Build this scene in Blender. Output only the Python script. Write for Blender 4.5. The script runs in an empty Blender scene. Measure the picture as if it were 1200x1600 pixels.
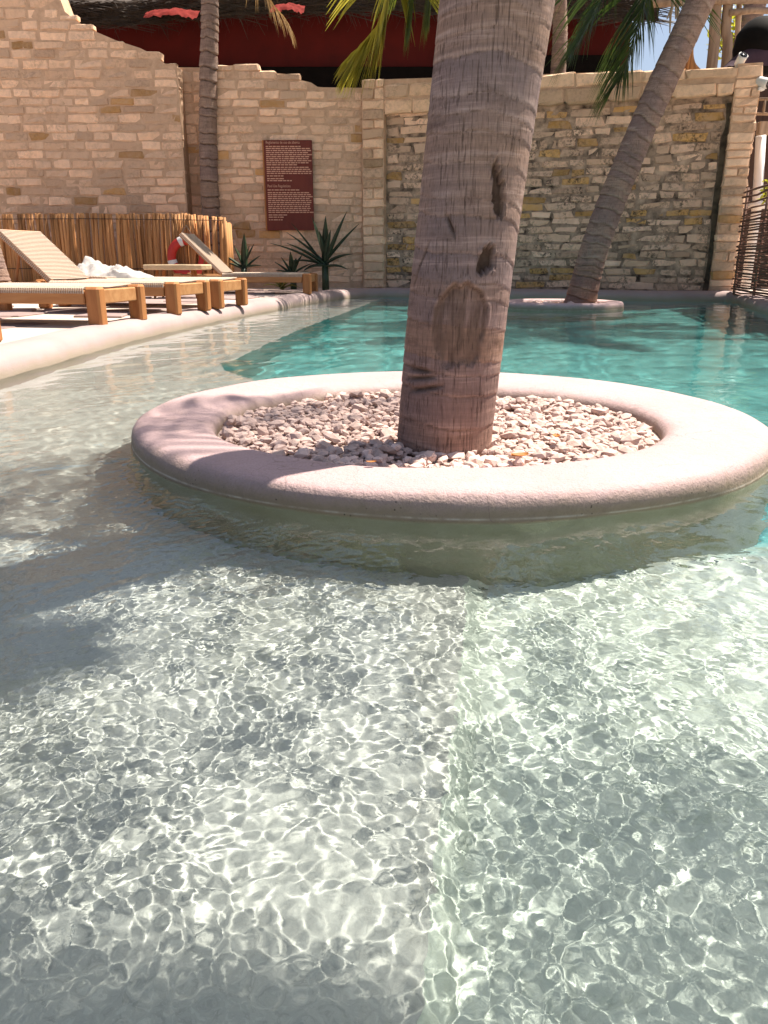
import bpy, math, random
import numpy as np
from mathutils import Vector, Matrix

random.seed(7)
RNG = np.random.default_rng(11)
SC = bpy.context.scene
COL = SC.collection
R = math.radians

# ------------------------------------------------------------------ camera, world, sun, exposure
PITCH = math.atan2(395, 1200)
CAMZ = 0.6
cam = bpy.data.cameras.new('camera')
cam_ob = bpy.data.objects.new('camera', cam)
COL.objects.link(cam_ob)
SC.camera = cam_ob
cam_ob.location = (0, 0, CAMZ)
cam_ob.rotation_euler = (math.pi / 2 - PITCH, 0, 0)
cam.sensor_fit = 'VERTICAL'
cam.sensor_height = 36
cam.lens = 27
cam.clip_start = 0.05
cam.clip_end = 2000

SUN_EL, SUN_AZ = R(64), R(62)
world = bpy.data.worlds.new('World')
SC.world = world
world.use_nodes = True
wn = world.node_tree
sky = wn.nodes.new('ShaderNodeTexSky')
sky.sky_type = 'NISHITA'
sky.sun_disc = False
sky.sun_elevation = SUN_EL
sky.sun_rotation = SUN_AZ
sky.dust_density = 3.0
sky.air_density = 0.9
sky.ozone_density = 0.6
wn.links.new(sky.outputs[0], wn.nodes['Background'].inputs[0])
wn.nodes['Background'].inputs[1].default_value = 0.06
sun = bpy.data.lights.new('sun', 'SUN')
sun.energy = 4.3
sun.angle = R(0.5)
sun.color = (1.0, 0.91, 0.80)
sun.cycles.is_caustics_light = True
sun_ob = bpy.data.objects.new('sun', sun)
COL.objects.link(sun_ob)
SUN_DIR = Vector((math.sin(SUN_AZ) * math.cos(SUN_EL), math.cos(SUN_AZ) * math.cos(SUN_EL), math.sin(SUN_EL)))
sun_ob.rotation_euler = SUN_DIR.to_track_quat('Z', 'Y').to_euler()
sun_ob.location = (6, 4, 15)
SC.view_settings.view_transform = 'Standard'
SC.view_settings.look = 'None'
SC.view_settings.exposure = 1.4
SC.view_settings.gamma = 1.0
SC.cycles.use_denoising = True
SC.cycles.max_bounces = 12
SC.cycles.diffuse_bounces = 5
SC.cycles.transmission_bounces = 12
SC.cycles.sample_clamp_indirect = 8


# ------------------------------------------------------------------ placement helpers
def at(px, py, Y=None, z=None):
    """A point of the place seen in the photograph's pixel (px, py), at distance Y or at height z."""
    c, s = math.cos(PITCH), math.sin(PITCH)
    u, v = (px - 600) / 1200, (800 - py) / 1200
    d = Vector((u, c + v * s, -s + v * c))
    t = Y / d.y if Y is not None else (z - CAMZ) / d.z
    return Vector((0, 0, CAMZ)) + d * t


# ------------------------------------------------------------------ noise
def _hash(ix, iy, iz, seed):
    h = (ix.astype(np.int64) * 374761393 + iy.astype(np.int64) * 668265263 + iz.astype(np.int64) * 2147483647 + seed * 974711) & 0xffffffff
    h = ((h ^ (h >> 13)) * 1274126177) & 0xffffffff
    h = ((h ^ (h >> 16)) * 2246822519) & 0xffffffff
    return ((h ^ (h >> 15)) & 0xffffff) / float(0xffffff)


def vnoise(x, y, z=0.0, seed=0):
    x, y, z = np.broadcast_arrays(np.asarray(x, float), np.asarray(y, float), np.asarray(z, float))
    ix, iy, iz = np.floor(x), np.floor(y), np.floor(z)
    fx, fy, fz = x - ix, y - iy, z - iz
    fx, fy, fz = [t * t * (3 - 2 * t) for t in (fx, fy, fz)]
    r = 0
    for a in (0, 1):
        for b in (0, 1):
            for c in (0, 1):
                w = (fx if a else 1 - fx) * (fy if b else 1 - fy) * (fz if c else 1 - fz)
                r = r + w * _hash(ix + a, iy + b, iz + c, seed)
    return r * 2 - 1


def fbm(x, y, z=0.0, seed=0, o=4):
    r, a, f = 0, 1.0, 1.0
    for i in range(o):
        r = r + a * vnoise(np.asarray(x) * f, np.asarray(y) * f, np.asarray(z) * f, seed + i * 17)
        a *= 0.5
        f *= 2.03
    return r


# ------------------------------------------------------------------ mesh helpers
def mesh_data(name, v, f, mat, smooth=False, attr=None):
    me = bpy.data.meshes.new(name)
    v = np.asarray(v, np.float32).reshape(-1, 3)
    if isinstance(f, np.ndarray):
        k = f.shape[1]
        me.vertices.add(len(v))
        me.vertices.foreach_set('co', v.ravel())
        me.loops.add(f.size)
        me.loops.foreach_set('vertex_index', np.ascontiguousarray(f, np.int32).ravel())
        me.polygons.add(len(f))
        me.polygons.foreach_set('loop_start', np.arange(len(f), dtype=np.int32) * k)
        me.update(calc_edges=True)
    else:
        me.from_pydata(v.tolist(), [], f)
        me.update()
    me.polygons.foreach_set('use_smooth', np.full(len(me.polygons), bool(smooth)))
    me.materials.append(mat)
    for k, a in (attr or {}).items():
        at_ = me.attributes.new(k, 'FLOAT', 'POINT')
        at_.data.foreach_set('value', np.asarray(a, np.float32))
    return me


def link(name, me, parent=None, loc=None, kind=None):
    o = bpy.data.objects.new(name, me)
    COL.objects.link(o)
    if parent is not None:
        o.parent = parent
    if loc is not None:
        o.location = loc
    if kind:
        o['kind'] = kind
    return o


def obj(name, v, f, mat, parent=None, smooth=False, kind=None, attr=None, world=True):
    """One mesh object; with world=True the vertices are in world space and made local to the parent chain's origin."""
    v = np.asarray(v, float).reshape(-1, 3)
    if parent is not None and world:
        off = np.zeros(3)
        p = parent
        while p is not None:
            off += np.array(p.location)
            p = p.parent
        v = v - off
    return link(name, mesh_data(name, v, f, mat, smooth, attr), parent, None, kind)


def thing(name, label, cat, loc=(0, 0, 0), group=None):
    o = bpy.data.objects.new(name, None)
    o.empty_display_size = 0.1
    COL.objects.link(o)
    o.location = loc
    tag(o, label, cat, group)
    return o


def tag(o, label, cat, group=None):
    o['label'] = label
    o['category'] = cat
    if group:
        o['group'] = group
    return o


class MB:
    """Collects simple shapes into one mesh."""
    def __init__(s):
        s.v, s.f = [], []

    def add(s, v, f):
        n = len(s.v)
        s.v += [tuple(p) for p in v]
        s.f += [tuple(i + n for i in q) for q in f]

    def box(s, c, size, rot=None, bev=0.0):
        hx, hy, hz = [t / 2 for t in size]
        if bev <= 0:
            v = [Vector((x * hx, y * hy, z * hz)) for z in (-1, 1) for x, y in ((-1, -1), (1, -1), (1, 1), (-1, 1))]
            f = [(3, 2, 1, 0), (4, 5, 6, 7), (0, 1, 5, 4), (1, 2, 6, 5), (2, 3, 7, 6), (3, 0, 4, 7)]
        else:
            v, f = bevel_box(hx, hy, hz, bev)
        m = rot if rot is not None else Matrix.Identity(3)
        s.add([m @ Vector(p) + Vector(c) for p in v], f)

    def tube(s, pts, rad, n=8, cap=True):
        v, f = tube_geo(pts, rad, n, cap)
        s.add(v, f)

    def build(s, name, mat, parent=None, smooth=False, kind=None, world=True):
        return obj(name, s.v, s.f, mat, parent, smooth, kind, world=world)


def bevel_box(hx, hy, hz, b):
    """A box with chamfered edges: 24 vertices, 26 faces."""
    v, idx = [], {}
    for sx in (-1, 1):
        for sy in (-1, 1):
            for sz in (-1, 1):
                for ax in range(3):
                    p = [sx * (hx - b), sy * (hy - b), sz * (hz - b)]
                    p[ax] += (sx, sy, sz)[ax] * b
                    idx[(sx, sy, sz, ax)] = len(v)
                    v.append(Vector(p))
    f = []
    S = (-1, 1)

    def q(a, b_, c, d):
        f.append((a, b_, c, d))
    for sgn in S:
        for ax in range(3):
            o = [i for i in range(3) if i != ax]
            loop = []
            for s1, s2 in ((-1, -1), (1, -1), (1, 1), (-1, 1)):
                k = [0, 0, 0]
                k[ax], k[o[0]], k[o[1]] = sgn, s1, s2
                loop.append(idx[(k[0], k[1], k[2], ax)])
            n = (v[loop[1]] - v[loop[0]]).cross(v[loop[2]] - v[loop[1]])
            f.append(tuple(loop) if n[ax] * sgn > 0 else tuple(loop[::-1]))
    for ax in range(3):
        o = [i for i in range(3) if i != ax]
        for s1 in S:
            for s2 in S:
                def kk(sa, face):
                    k = [0, 0, 0]
                    k[ax], k[o[0]], k[o[1]] = sa, s1, s2
                    return idx[(k[0], k[1], k[2], face)]
                loop = [kk(-1, o[0]), kk(1, o[0]), kk(1, o[1]), kk(-1, o[1])]
                n = (v[loop[1]] - v[loop[0]]).cross(v[loop[2]] - v[loop[1]])
                out = Vector((0, 0, 0))
                out[o[0]], out[o[1]] = s1, s2
                f.append(tuple(loop) if n.dot(out) > 0 else tuple(loop[::-1]))
    for sx in S:
        for sy in S:
            for sz in S:
                loop = [idx[(sx, sy, sz, a)] for a in range(3)]
                n = (v[loop[1]] - v[loop[0]]).cross(v[loop[2]] - v[loop[1]])
                f.append(tuple(loop) if n.dot(Vector((sx, sy, sz))) > 0 else tuple(loop[::-1]))
    return v, f


def tube_geo(pts, rad, n=8, cap=True):
    pts = [Vector(p) for p in pts]
    m = len(pts)
    rad = rad if hasattr(rad, '__len__') else [rad] * m
    v, f = [], []
    t0 = (pts[1] - pts[0]).normalized()
    up = Vector((0, 0, 1)) if abs(t0.z) < 0.9 else Vector((1, 0, 0))
    a = t0.cross(up).normalized()
    for i, p in enumerate(pts):
        t = (pts[min(i + 1, m - 1)] - pts[max(i - 1, 0)]).normalized()
        a = (a - t * a.dot(t)).normalized()
        b = t.cross(a)
        for k in range(n):
            w = 2 * math.pi * k / n
            v.append(p + (a * math.cos(w) + b * math.sin(w)) * rad[i])
    for i in range(m - 1):
        for k in range(n):
            k2 = (k + 1) % n
            f.append((i * n + k, i * n + k2, (i + 1) * n + k2, (i + 1) * n + k))
    if cap:
        f.append(tuple(range(n))[::-1])
        f.append(tuple((m - 1) * n + k for k in range(n)))
    return v, f


def catmull(pts, n):
    """n points along a smooth curve through pts (any dimension)."""
    P = np.array([tuple(p) for p in pts], float)
    P = np.vstack([2 * P[0] - P[1], P, 2 * P[-1] - P[-2]])
    t = np.linspace(0, len(P) - 3 - 1e-9, n)
    i = t.astype(int)
    u = (t - i)[:, None]
    a, b, c, d = P[i], P[i + 1], P[i + 2], P[i + 3]
    return 0.5 * (2 * b + (c - a) * u + (2 * a - 5 * b + 4 * c - d) * u ** 2 + (3 * b - a - 3 * c + d) * u ** 3)


def grid_faces(ny, nx, wrap=False):
    ii = np.arange(ny * nx).reshape(ny, nx)
    if wrap:
        jj = np.roll(ii, -1, 1)
        return np.stack([ii[:-1], jj[:-1], jj[1:], ii[1:]], -1).reshape(-1, 4)
    return np.stack([ii[:-1, :-1], ii[:-1, 1:], ii[1:, 1:], ii[1:, :-1]], -1).reshape(-1, 4)


def clip_poly(poly, nx, ny, d):
    """Keeps the part of a 2D polygon where nx*x + ny*y <= d."""
    out = []
    for i in range(len(poly)):
        p, q = poly[i], poly[(i + 1) % len(poly)]
        a, b = nx * p[0] + ny * p[1] - d, nx * q[0] + ny * q[1] - d
        if a <= 0:
            out.append(p)
        if (a < 0 < b) or (b < 0 < a):
            t = a / (a - b)
            out.append((p[0] + (q[0] - p[0]) * t, p[1] + (q[1] - p[1]) * t))
    return out


# ------------------------------------------------------------------ materials
class N:
    """A small material builder."""
    def __init__(s, name, rough=0.85, spec=0.3):
        s.m = bpy.data.materials.new(name)
        s.m.use_nodes = True
        s.t = s.m.node_tree
        s.b = s.t.nodes['Principled BSDF']
        s.b.inputs['Roughness'].default_value = rough
        s.b.inputs['Specular IOR Level'].default_value = spec
        s._co = None

    def n(s, typ, **kw):
        o = s.t.nodes.new(typ)
        for k, v in kw.items():
            setattr(o, k, v)
        return o

    def l(s, a, b):
        s.t.links.new(a, b)

    def put(s, sock, val):
        if hasattr(val, 'is_output') or isinstance(val, bpy.types.NodeSocket):
            s.l(val, sock)
        elif hasattr(val, '__len__') and len(val) == 3 and sock.type == 'RGBA':
            sock.default_value = (*val, 1)
        else:
            sock.default_value = val

    def co(s, scale=(1, 1, 1), which='Object'):
        c = s.n('ShaderNodeTexCoord')
        mp = s.n('ShaderNodeMapping')
        mp.inputs['Scale'].default_value = scale
        s.l(c.outputs[which], mp.inputs[0])
        return mp.outputs[0]

    def pos(s, scale=(1, 1, 1)):
        c = s.n('ShaderNodeNewGeometry')
        mp = s.n('ShaderNodeMapping')
        mp.inputs['Scale'].default_value = scale
        s.l(c.outputs['Position'], mp.inputs[0])
        return mp.outputs[0]

    def noise(s, vec, scale=5, detail=4, rough=0.55, dist=0.0):
        o = s.n('ShaderNodeTexNoise')
        o.inputs['Scale'].default_value = scale
        o.inputs['Detail'].default_value = detail
        o.inputs['Roughness'].default_value = rough
        o.inputs['Distortion'].default_value = dist
        s.l(vec, o.inputs['Vector'])
        return o.outputs['Fac']

    def vor(s, vec, scale=5, feature='F1'):
        o = s.n('ShaderNodeTexVoronoi', feature=feature)
        o.inputs['Scale'].default_value = scale
        s.l(vec, o.inputs['Vector'])
        return o.outputs['Distance']

    def ramp(s, fac, stops):
        o = s.n('ShaderNodeValToRGB')
        e = o.color_ramp.elements
        while len(e) < len(stops):
            e.new(0.5)
        for i, (p, c) in enumerate(stops):
            e[i].position = p
            e[i].color = (*c, 1) if hasattr(c, '__len__') else (c, c, c, 1)
        s.put(o.inputs[0], fac)
        return o.outputs[0]

    def mix(s, fac, a, b, mode='MIX'):
        o = s.n('ShaderNodeMix', data_type='RGBA', blend_type=mode)
        s.put(o.inputs[0], fac)
        s.put(o.inputs[6], a)
        s.put(o.inputs[7], b)
        return o.outputs[2]

    def math(s, op, a, b=0.0, clamp=False):
        o = s.n('ShaderNodeMath', operation=op, use_clamp=clamp)
        s.put(o.inputs[0], a)
        s.put(o.inputs[1], b)
        return o.outputs[0]

    def rand(s):
        return s.n('ShaderNodeObjectInfo').outputs['Random']

    def attr(s, name):
        return s.n('ShaderNodeAttribute', attribute_name=name).outputs['Fac']

    def z(s):
        c = s.n('ShaderNodeNewGeometry')
        x = s.n('ShaderNodeSeparateXYZ')
        s.l(c.outputs['Position'], x.inputs[0])
        return x.outputs[2]

    def color(s, c):
        s.put(s.b.inputs['Base Color'], c)
        return s

    def rough(s, r):
        s.put(s.b.inputs['Roughness'], r)
        return s

    def bump(s, h, strength=0.4, dist=0.01):
        o = s.n('ShaderNodeBump')
        o.inputs['Strength'].default_value = strength
        o.inputs['Distance'].default_value = dist
        s.l(h, o.inputs['Height'])
        s.l(o.outputs[0], s.b.inputs['Normal'])
        return s


def m_plaster(name, c1, c2, agg=0.5):
    """Pebble-dashed pool plaster: pale ground, grey and cream grains and faint stains."""
    m = N(name, 0.8, 0.2)
    p = m.pos()
    n = m.noise(p, 3.0, 6, 0.6)
    c = m.ramp(n, [(0.3, c1), (0.7, c2)])
    g1 = m.noise(p, 75, 4, 0.65)
    g2 = m.noise(p, 150, 3, 0.6)
    c = m.mix(m.math('MULTIPLY', m.ramp(g1, [(0.50, 0.0), (0.62, 1.0)]), agg), c, tuple(x * 0.42 for x in c1))
    c = m.mix(m.math('MULTIPLY', m.ramp(g2, [(0.52, 0.0), (0.62, 1.0)]), agg * 0.8), c, tuple(min(0.85, x * 1.5) for x in c2))
    m.color(c)
    m.bump(m.math('ADD', m.noise(p, 160, 3, 0.7), m.math('MULTIPLY', n, 2.0)), 0.35, 0.004)
    return m.m


def m_ramp_floor(z0, z1):
    m = N('plaster_depth_tint_blend', 0.8, 0.2)  # turns teal with depth, imitating light lost in the water
    p = m.pos()
    t = m.math('DIVIDE', m.math('SUBTRACT', m.z(), z0), z1 - z0, True)
    t = m.ramp(t, [(0.0, 0.0), (0.35, 0.10), (0.75, 0.62), (1.0, 1.0)])
    m.color(m.mix(t, (0.095, 0.345, 0.345), (0.405, 0.445, 0.41)))
    m.bump(m.noise(p, 160, 3, 0.7), 0.3, 0.004)
    return m.m


def m_stone(name, base, alt, ochre, p_ochre, mottle):
    """Limestone block: each block its own tone, some ochre, mildewed black in uneven patches."""
    m = N(name, 0.9, 0.15)
    p = m.pos()
    r = m.rand()
    tone = m.mix(r, base, alt)
    r2 = m.math('FRACT', m.math('MULTIPLY', r, 37.7))
    och = m.math('GREATER_THAN', r2, 1 - p_ochre)
    tone = m.mix(och, tone, ochre)
    lum = m.math('FRACT', m.math('MULTIPLY', r, 91.3))
    tone = m.mix(1.0, tone, m.ramp(lum, [(0, 0.62), (0.5, 0.95), (1, 1.2)]), 'MULTIPLY')
    n = m.noise(p, 9, 6, 0.65)
    tone = m.mix(m.ramp(n, [(0.35, 0.0), (0.75, 0.55)]), tone, tuple(x * 0.62 for x in base))
    mil = m.noise(p, 2.2, 5, 0.6, 0.4)
    mil2 = m.noise(p, 22, 5, 0.7)
    mask = m.math('MULTIPLY', m.ramp(mil, [(0.42, 0.0), (0.60, 1.0)]), m.ramp(mil2, [(0.45, 0.0), (0.60, 1.0)]))
    tone = m.mix(m.math('MULTIPLY', mask, mottle), tone, (0.055, 0.045, 0.035))
    m.color(tone)
    h = m.math('ADD', m.noise(p, 26, 8, 0.7), m.math('MULTIPLY', m.noise(p, 7, 3), 1.4))
    m.bump(h, 0.7, 0.02)
    return m.m


def m_simple(name, c, c2=None, scale=8, rough=0.8, spec=0.25, bump=0.2, bscale=40, stretch=(1, 1, 1), var=0.0):
    m = N(name, rough, spec)
    p = m.co(stretch)
    n = m.noise(p, scale, 5, 0.6)
    c2 = c2 or tuple(x * 0.6 for x in c)
    t = m.mix(m.ramp(n, [(0.3, 0.0), (0.7, 1.0)]), c, c2)
    if var:
        t = m.mix(1.0, t, m.ramp(m.rand(), [(0, 1 - var), (1, 1 + var)]), 'MULTIPLY')
    m.color(t)
    if bump:
        m.bump(m.noise(p, bscale, 4, 0.6), bump, 0.006)
    return m.m


M = {}
M['shelf'] = m_plaster('pool_plaster_sand', (0.315, 0.315, 0.30), (0.37, 0.37, 0.355), 0.36)
M['mid'] = m_plaster('plaster_depth_tint_pale', (0.375, 0.405, 0.37), (0.435, 0.46, 0.425), 0.34)  # pale green tint imitates light absorbed by the middle depth of water
M['ramp'] = m_ramp_floor(-1.45, -0.405)
M['deep'] = m_plaster('plaster_depth_tint_teal', (0.085, 0.29, 0.295), (0.125, 0.37, 0.362), 0.15)  # teal in the floor colour imitates light absorbed by deep water


def m_rim():
    m = N('pink_plaster', 0.75, 0.25)
    p = m.pos()
    n = m.noise(p, 4, 5, 0.6)
    fine = m.noise(p, 150, 3, 0.75)
    c = m.ramp(n, [(0.3, (0.415, 0.292, 0.288)), (0.7, (0.46, 0.332, 0.328))])
    c = m.mix(m.ramp(fine, [(0.45, 0.0), (0.68, 0.6)]), c, (0.33, 0.24, 0.225))
    z = m.z()
    wob = m.math('ADD', z, m.math('MULTIPLY', m.noise(p, 14, 5, 0.7), -0.05))
    dirt = m.ramp(m.math('MULTIPLY', m.math('ADD', wob, 0.05), 8.0, True), [(0.34, 1.0), (0.74, 0.0)])
    c = m.mix(m.math('MULTIPLY', dirt, 0.85), c, (0.24, 0.19, 0.12))
    pits = m.vor(p, 75)
    pm = m.math('MULTIPLY', m.ramp(pits, [(0.10, 1.0), (0.22, 0.0)]), m.math('MULTIPLY', dirt, m.ramp(m.noise(p, 9, 2), [(0.54, 0.0), (0.60, 1.0)])))
    c = m.mix(pm, c, (0.03, 0.022, 0.015))
    crk = m.n('ShaderNodeTexVoronoi', feature='DISTANCE_TO_EDGE')
    crk.inputs['Scale'].default_value = 3.2
    wv = m.n('ShaderNodeVectorMath', operation='ADD')
    nv_ = m.n('ShaderNodeTexNoise')
    nv_.inputs['Scale'].default_value = 9
    m.l(p, nv_.inputs['Vector'])
    sc_ = m.n('ShaderNodeVectorMath', operation='SCALE')
    sc_.inputs['Scale'].default_value = 0.16
    m.l(nv_.outputs['Color'], sc_.inputs[0])
    m.l(p, wv.inputs[0])
    m.l(sc_.outputs[0], wv.inputs[1])
    m.l(wv.outputs[0], crk.inputs['Vector'])
    hair = m.math('MULTIPLY', m.ramp(crk.outputs['Distance'], [(0.0, 0.55), (0.006, 0.0)]), m.ramp(m.noise(p, 3.3, 3), [(0.50, 0.0), (0.60, 1.0)]))
    c = m.mix(hair, c, (0.16, 0.11, 0.095))
    stain = m.noise(p, 11, 6, 0.7, 0.8)
    c = m.mix(m.ramp(stain, [(0.54, 0.0), (0.74, 0.4)]), c, (0.36, 0.25, 0.20))
    scum = m.math('MULTIPLY', m.ramp(m.math('ABSOLUTE', m.math('SUBTRACT', z, 0.006)), [(0.001, 0.7), (0.004, 0.0)]), m.ramp(m.noise(p, 20, 3), [(0.4, 0.2), (0.6, 1.0)]))
    c = m.mix(scum, c, (0.55, 0.50, 0.42))
    under = m.ramp(m.math('MULTIPLY', m.math('ADD', z, 0.02), 40, True), [(0.0, 1.0), (0.6, 0.0)])
    c = m.mix(m.math('MULTIPLY', under, 0.85), c, m.ramp(m.noise(p, 7, 5), [(0.3, (0.235, 0.25, 0.165)), (0.7, (0.32, 0.34, 0.26))]))
    m.color(c)
    m.bump(m.math('ADD', m.math('MULTIPLY', fine, 0.8), m.math('MULTIPLY', m.noise(p, 35, 4), 1.2)), 0.7, 0.006)
    return m.m


M['rim'] = m_rim()


def m_coping():
    m = N('coping_plaster', 0.8, 0.2)
    p = m.pos()
    n = m.noise(p, 2.5, 6, 0.6)
    c = m.ramp(n, [(0.3, (0.31, 0.232, 0.222)), (0.7, (0.375, 0.292, 0.275))])
    z = m.z()
    w = m.math('ADD', z, m.math('MULTIPLY', m.noise(p, 8, 5), -0.06))
    d = m.ramp(m.math('MULTIPLY', m.math('ADD', w, 0.03), 9.0, True), [(0.1, 1.0), (0.6, 0.0)])
    c = m.mix(m.math('MULTIPLY', d, 0.6), c, (0.30, 0.25, 0.16))
    m.color(c)
    m.bump(m.noise(p, 90, 4, 0.7), 0.4, 0.005)
    return m.m


M['coping'] = m_coping()


def m_sand():
    m = N('sand', 0.95, 0.1)
    p = m.pos()
    n = m.noise(p, 1.6, 6, 0.6)
    m.color(m.ramp(n, [(0.3, (0.46, 0.37, 0.31)), (0.7, (0.56, 0.47, 0.40))]))
    m.bump(m.math('ADD', m.noise(p, 120, 3), m.math('MULTIPLY', m.noise(p, 9, 4), 2)), 0.6, 0.012)
    return m.m


M['sand'] = m_sand()
M['flag'] = m_simple('flagstone', (0.235, 0.17, 0.16), (0.31, 0.235, 0.215), 5, 0.85, 0.2, 0.5, 45, var=0.18)
M['gravel'] = m_simple('gravel_stone', (0.74, 0.56, 0.50), (0.55, 0.40, 0.34), 26, 0.9, 0.15, 0.4, 90, var=0.34)
M['gravel_bed'] = m_simple('gravel_bed', (0.55, 0.43, 0.37), (0.42, 0.32, 0.27), 40, 0.95, 0.1, 0.5, 120)
M['mortar'] = m_simple('lime_mortar', (0.64, 0.445, 0.305), (0.46, 0.31, 0.205), 9, 0.95, 0.1, 0.6, 50)
M['mottle'] = m_simple('black_mottled_mortar', (0.05, 0.04, 0.03), (0.16, 0.12, 0.085), 7, 0.95, 0.1, 0.7, 50)
M['mortar_dark'] = m_simple('stained_mortar', (0.60, 0.44, 0.32), (0.05, 0.038, 0.03), 6, 0.95, 0.1, 0.7, 50)
M['stone'] = m_stone('limestone_block', (0.90, 0.635, 0.44), (0.80, 0.54, 0.36), (0.55, 0.31, 0.12), 0.06, 0.25)
M['stone_old'] = m_stone('weathered_limestone_block', (0.88, 0.625, 0.455), (0.72, 0.49, 0.335), (0.60, 0.35, 0.12), 0.14, 0.9)
M['stone_clean'] = m_stone('clean_limestone_block', (0.88, 0.62, 0.42), (0.80, 0.55, 0.36), (0.5, 0.34, 0.2), 0.02, 0.3)


def m_bark(name, dark, grey, tan, light, k=1.0, crack=0.55):
    m = N(name, 0.92, 0.12)
    p = m.co()
    fib = m.noise(m.co((1, 1, 0.05)), 190, 3, 0.6)
    fib2 = m.noise(m.co((1, 1, 0.09)), 260, 3, 0.6)
    big = m.noise(m.co((1, 1, 0.7)), 5, 5, 0.6)
    band, scar, tone = m.attr('band'), m.attr('scar'), m.attr('tone')
    tt = m.math('ADD', m.math('MULTIPLY', tone, 0.6), m.math('MULTIPLY', big, 0.5))
    c = m.ramp(tt, [(0.32, grey), (0.52, tuple((a + b) / 2 for a, b in zip(grey, tan))), (0.72, tan)])
    c = m.mix(m.math('MULTIPLY', band, 0.8, True), c, light)
    c = m.mix(m.math('MULTIPLY', m.ramp(fib2, [(0.35, 1.0), (0.6, 0.0)]), 0.4), c, tuple(x * 0.45 for x in tan))
    hor = m.noise(m.co((0.55, 0.55, 9.0)), 7, 4, 0.6, 0.3)
    c = m.mix(m.ramp(hor, [(0.40, 0.32), (0.56, 0.0)]), c, tuple(x * 0.5 for x in grey))
    c = m.mix(m.ramp(hor, [(0.58, 0.0), (0.68, 0.28)]), c, light)
    region = m.ramp(m.noise(m.co((1, 1, 2.0)), 7, 5, 0.65), [(0.38, 0.35), (0.56, 1.0)])
    cr = m.math('MULTIPLY', m.ramp(fib, [(0.37, 1.0), (0.42, 0.0)]), region)
    c = m.mix(m.math('MULTIPLY', cr, crack), c, dark)
    blot = m.noise(m.co((1, 1, 2.6)), 6.5, 6, 0.7)
    c = m.mix(m.ramp(blot, [(0.55, 0.0), (0.72, 0.55)]), c, tuple(x * 1.5 for x in dark))
    low = m.ramp(m.math('ADD', m.z(), m.math('MULTIPLY', big, 0.25)), [(0.30, 1.0), (0.75, 0.0)])
    c = m.mix(low, c, (1.0, 0.87, 0.80), 'MULTIPLY')
    c = m.mix(m.math('MULTIPLY', scar, 1.0, True), c, m.mix(m.noise(p, 40, 5), dark, tuple(x * 0.6 for x in tan)))
    c = m.mix(m.ramp(scar, [(0.80, 0.0), (1.1, 0.3)]), c, tuple(x * 0.55 for x in dark))
    m.color(c)
    h = m.math('ADD', m.math('MULTIPLY', cr, -1.3), m.math('ADD', m.math('MULTIPLY', fib2, 0.7), m.math('MULTIPLY', m.noise(p, 80, 5, 0.7), 0.6)))
    m.bump(h, 0.7, 0.005 * k)
    return m.m


M['bark'] = m_bark('palm_bark', (0.050, 0.030, 0.022), (0.275, 0.208, 0.198), (0.36, 0.24, 0.178), (0.62, 0.48, 0.42))
M['bark_ringed'] = m_bark('ringed_palm_bark', (0.06, 0.038, 0.028), (0.27, 0.19, 0.165), (0.36, 0.25, 0.185), (0.46, 0.36, 0.30), 1.5)


def m_leaf(name, c1, c2, trans, tcol=None, rough=0.45):
    m = N(name, rough, 0.4)
    p = m.co()
    n = m.noise(p, 3, 4)
    c = m.mix(n, c1, c2)
    m.color(c)
    if trans > 0:
        tr = m.n('ShaderNodeBsdfTranslucent')
        m.put(tr.inputs[0], tcol or tuple(min(1, x * 1.6) for x in c2))
        mx = m.n('ShaderNodeMixShader')
        mx.inputs[0].default_value = trans
        m.l(m.b.outputs[0], mx.inputs[1])
        m.l(tr.outputs[0], mx.inputs[2])
        m.l(mx.outputs[0], m.t.nodes['Material Output'].inputs[0])
    return m.m


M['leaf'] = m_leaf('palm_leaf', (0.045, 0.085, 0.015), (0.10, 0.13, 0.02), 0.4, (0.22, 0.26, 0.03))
M['leaf_gold'] = m_leaf('sunlit_palm_leaf', (0.15, 0.17, 0.02), (0.30, 0.26, 0.04), 0.5, (0.62, 0.54, 0.07))  # leaf copy with sunlight put into its yellower colour
M['leaf_shaded'] = m_leaf('shaded_palm_leaf', (0.022, 0.045, 0.012), (0.045, 0.075, 0.018), 0.3, (0.10, 0.16, 0.03))  # leaf copy with shade put into its darker green
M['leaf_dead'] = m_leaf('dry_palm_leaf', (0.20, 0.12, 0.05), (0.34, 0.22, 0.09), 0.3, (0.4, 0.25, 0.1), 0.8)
M['agave'] = m_leaf('agave_leaf', (0.018, 0.035, 0.018), (0.04, 0.06, 0.028), 0.0)
M['bromeliad'] = m_leaf('bromeliad_leaf', (0.16, 0.17, 0.04), (0.30, 0.26, 0.07), 0.25)
M['shrub'] = m_leaf('yellow_green_leaf', (0.16, 0.20, 0.015), (0.34, 0.34, 0.03), 0.4, (0.6, 0.6, 0.05))


def m_wood(name, c1, c2, stretch, var=0.0, rough=0.6, scale=14):
    m = N(name, rough, 0.3)
    p = m.co(stretch)
    n = m.noise(p, scale, 5, 0.6, 0.6)
    c = m.ramp(n, [(0.3, c1), (0.62, c2)])
    if var:
        c = m.mix(1.0, c, m.ramp(m.rand(), [(0, 1 - var), (1, 1 + var * 0.6)]), 'MULTIPLY')
    m.color(c)
    m.bump(n, 0.25, 0.004)
    return m.m


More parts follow.
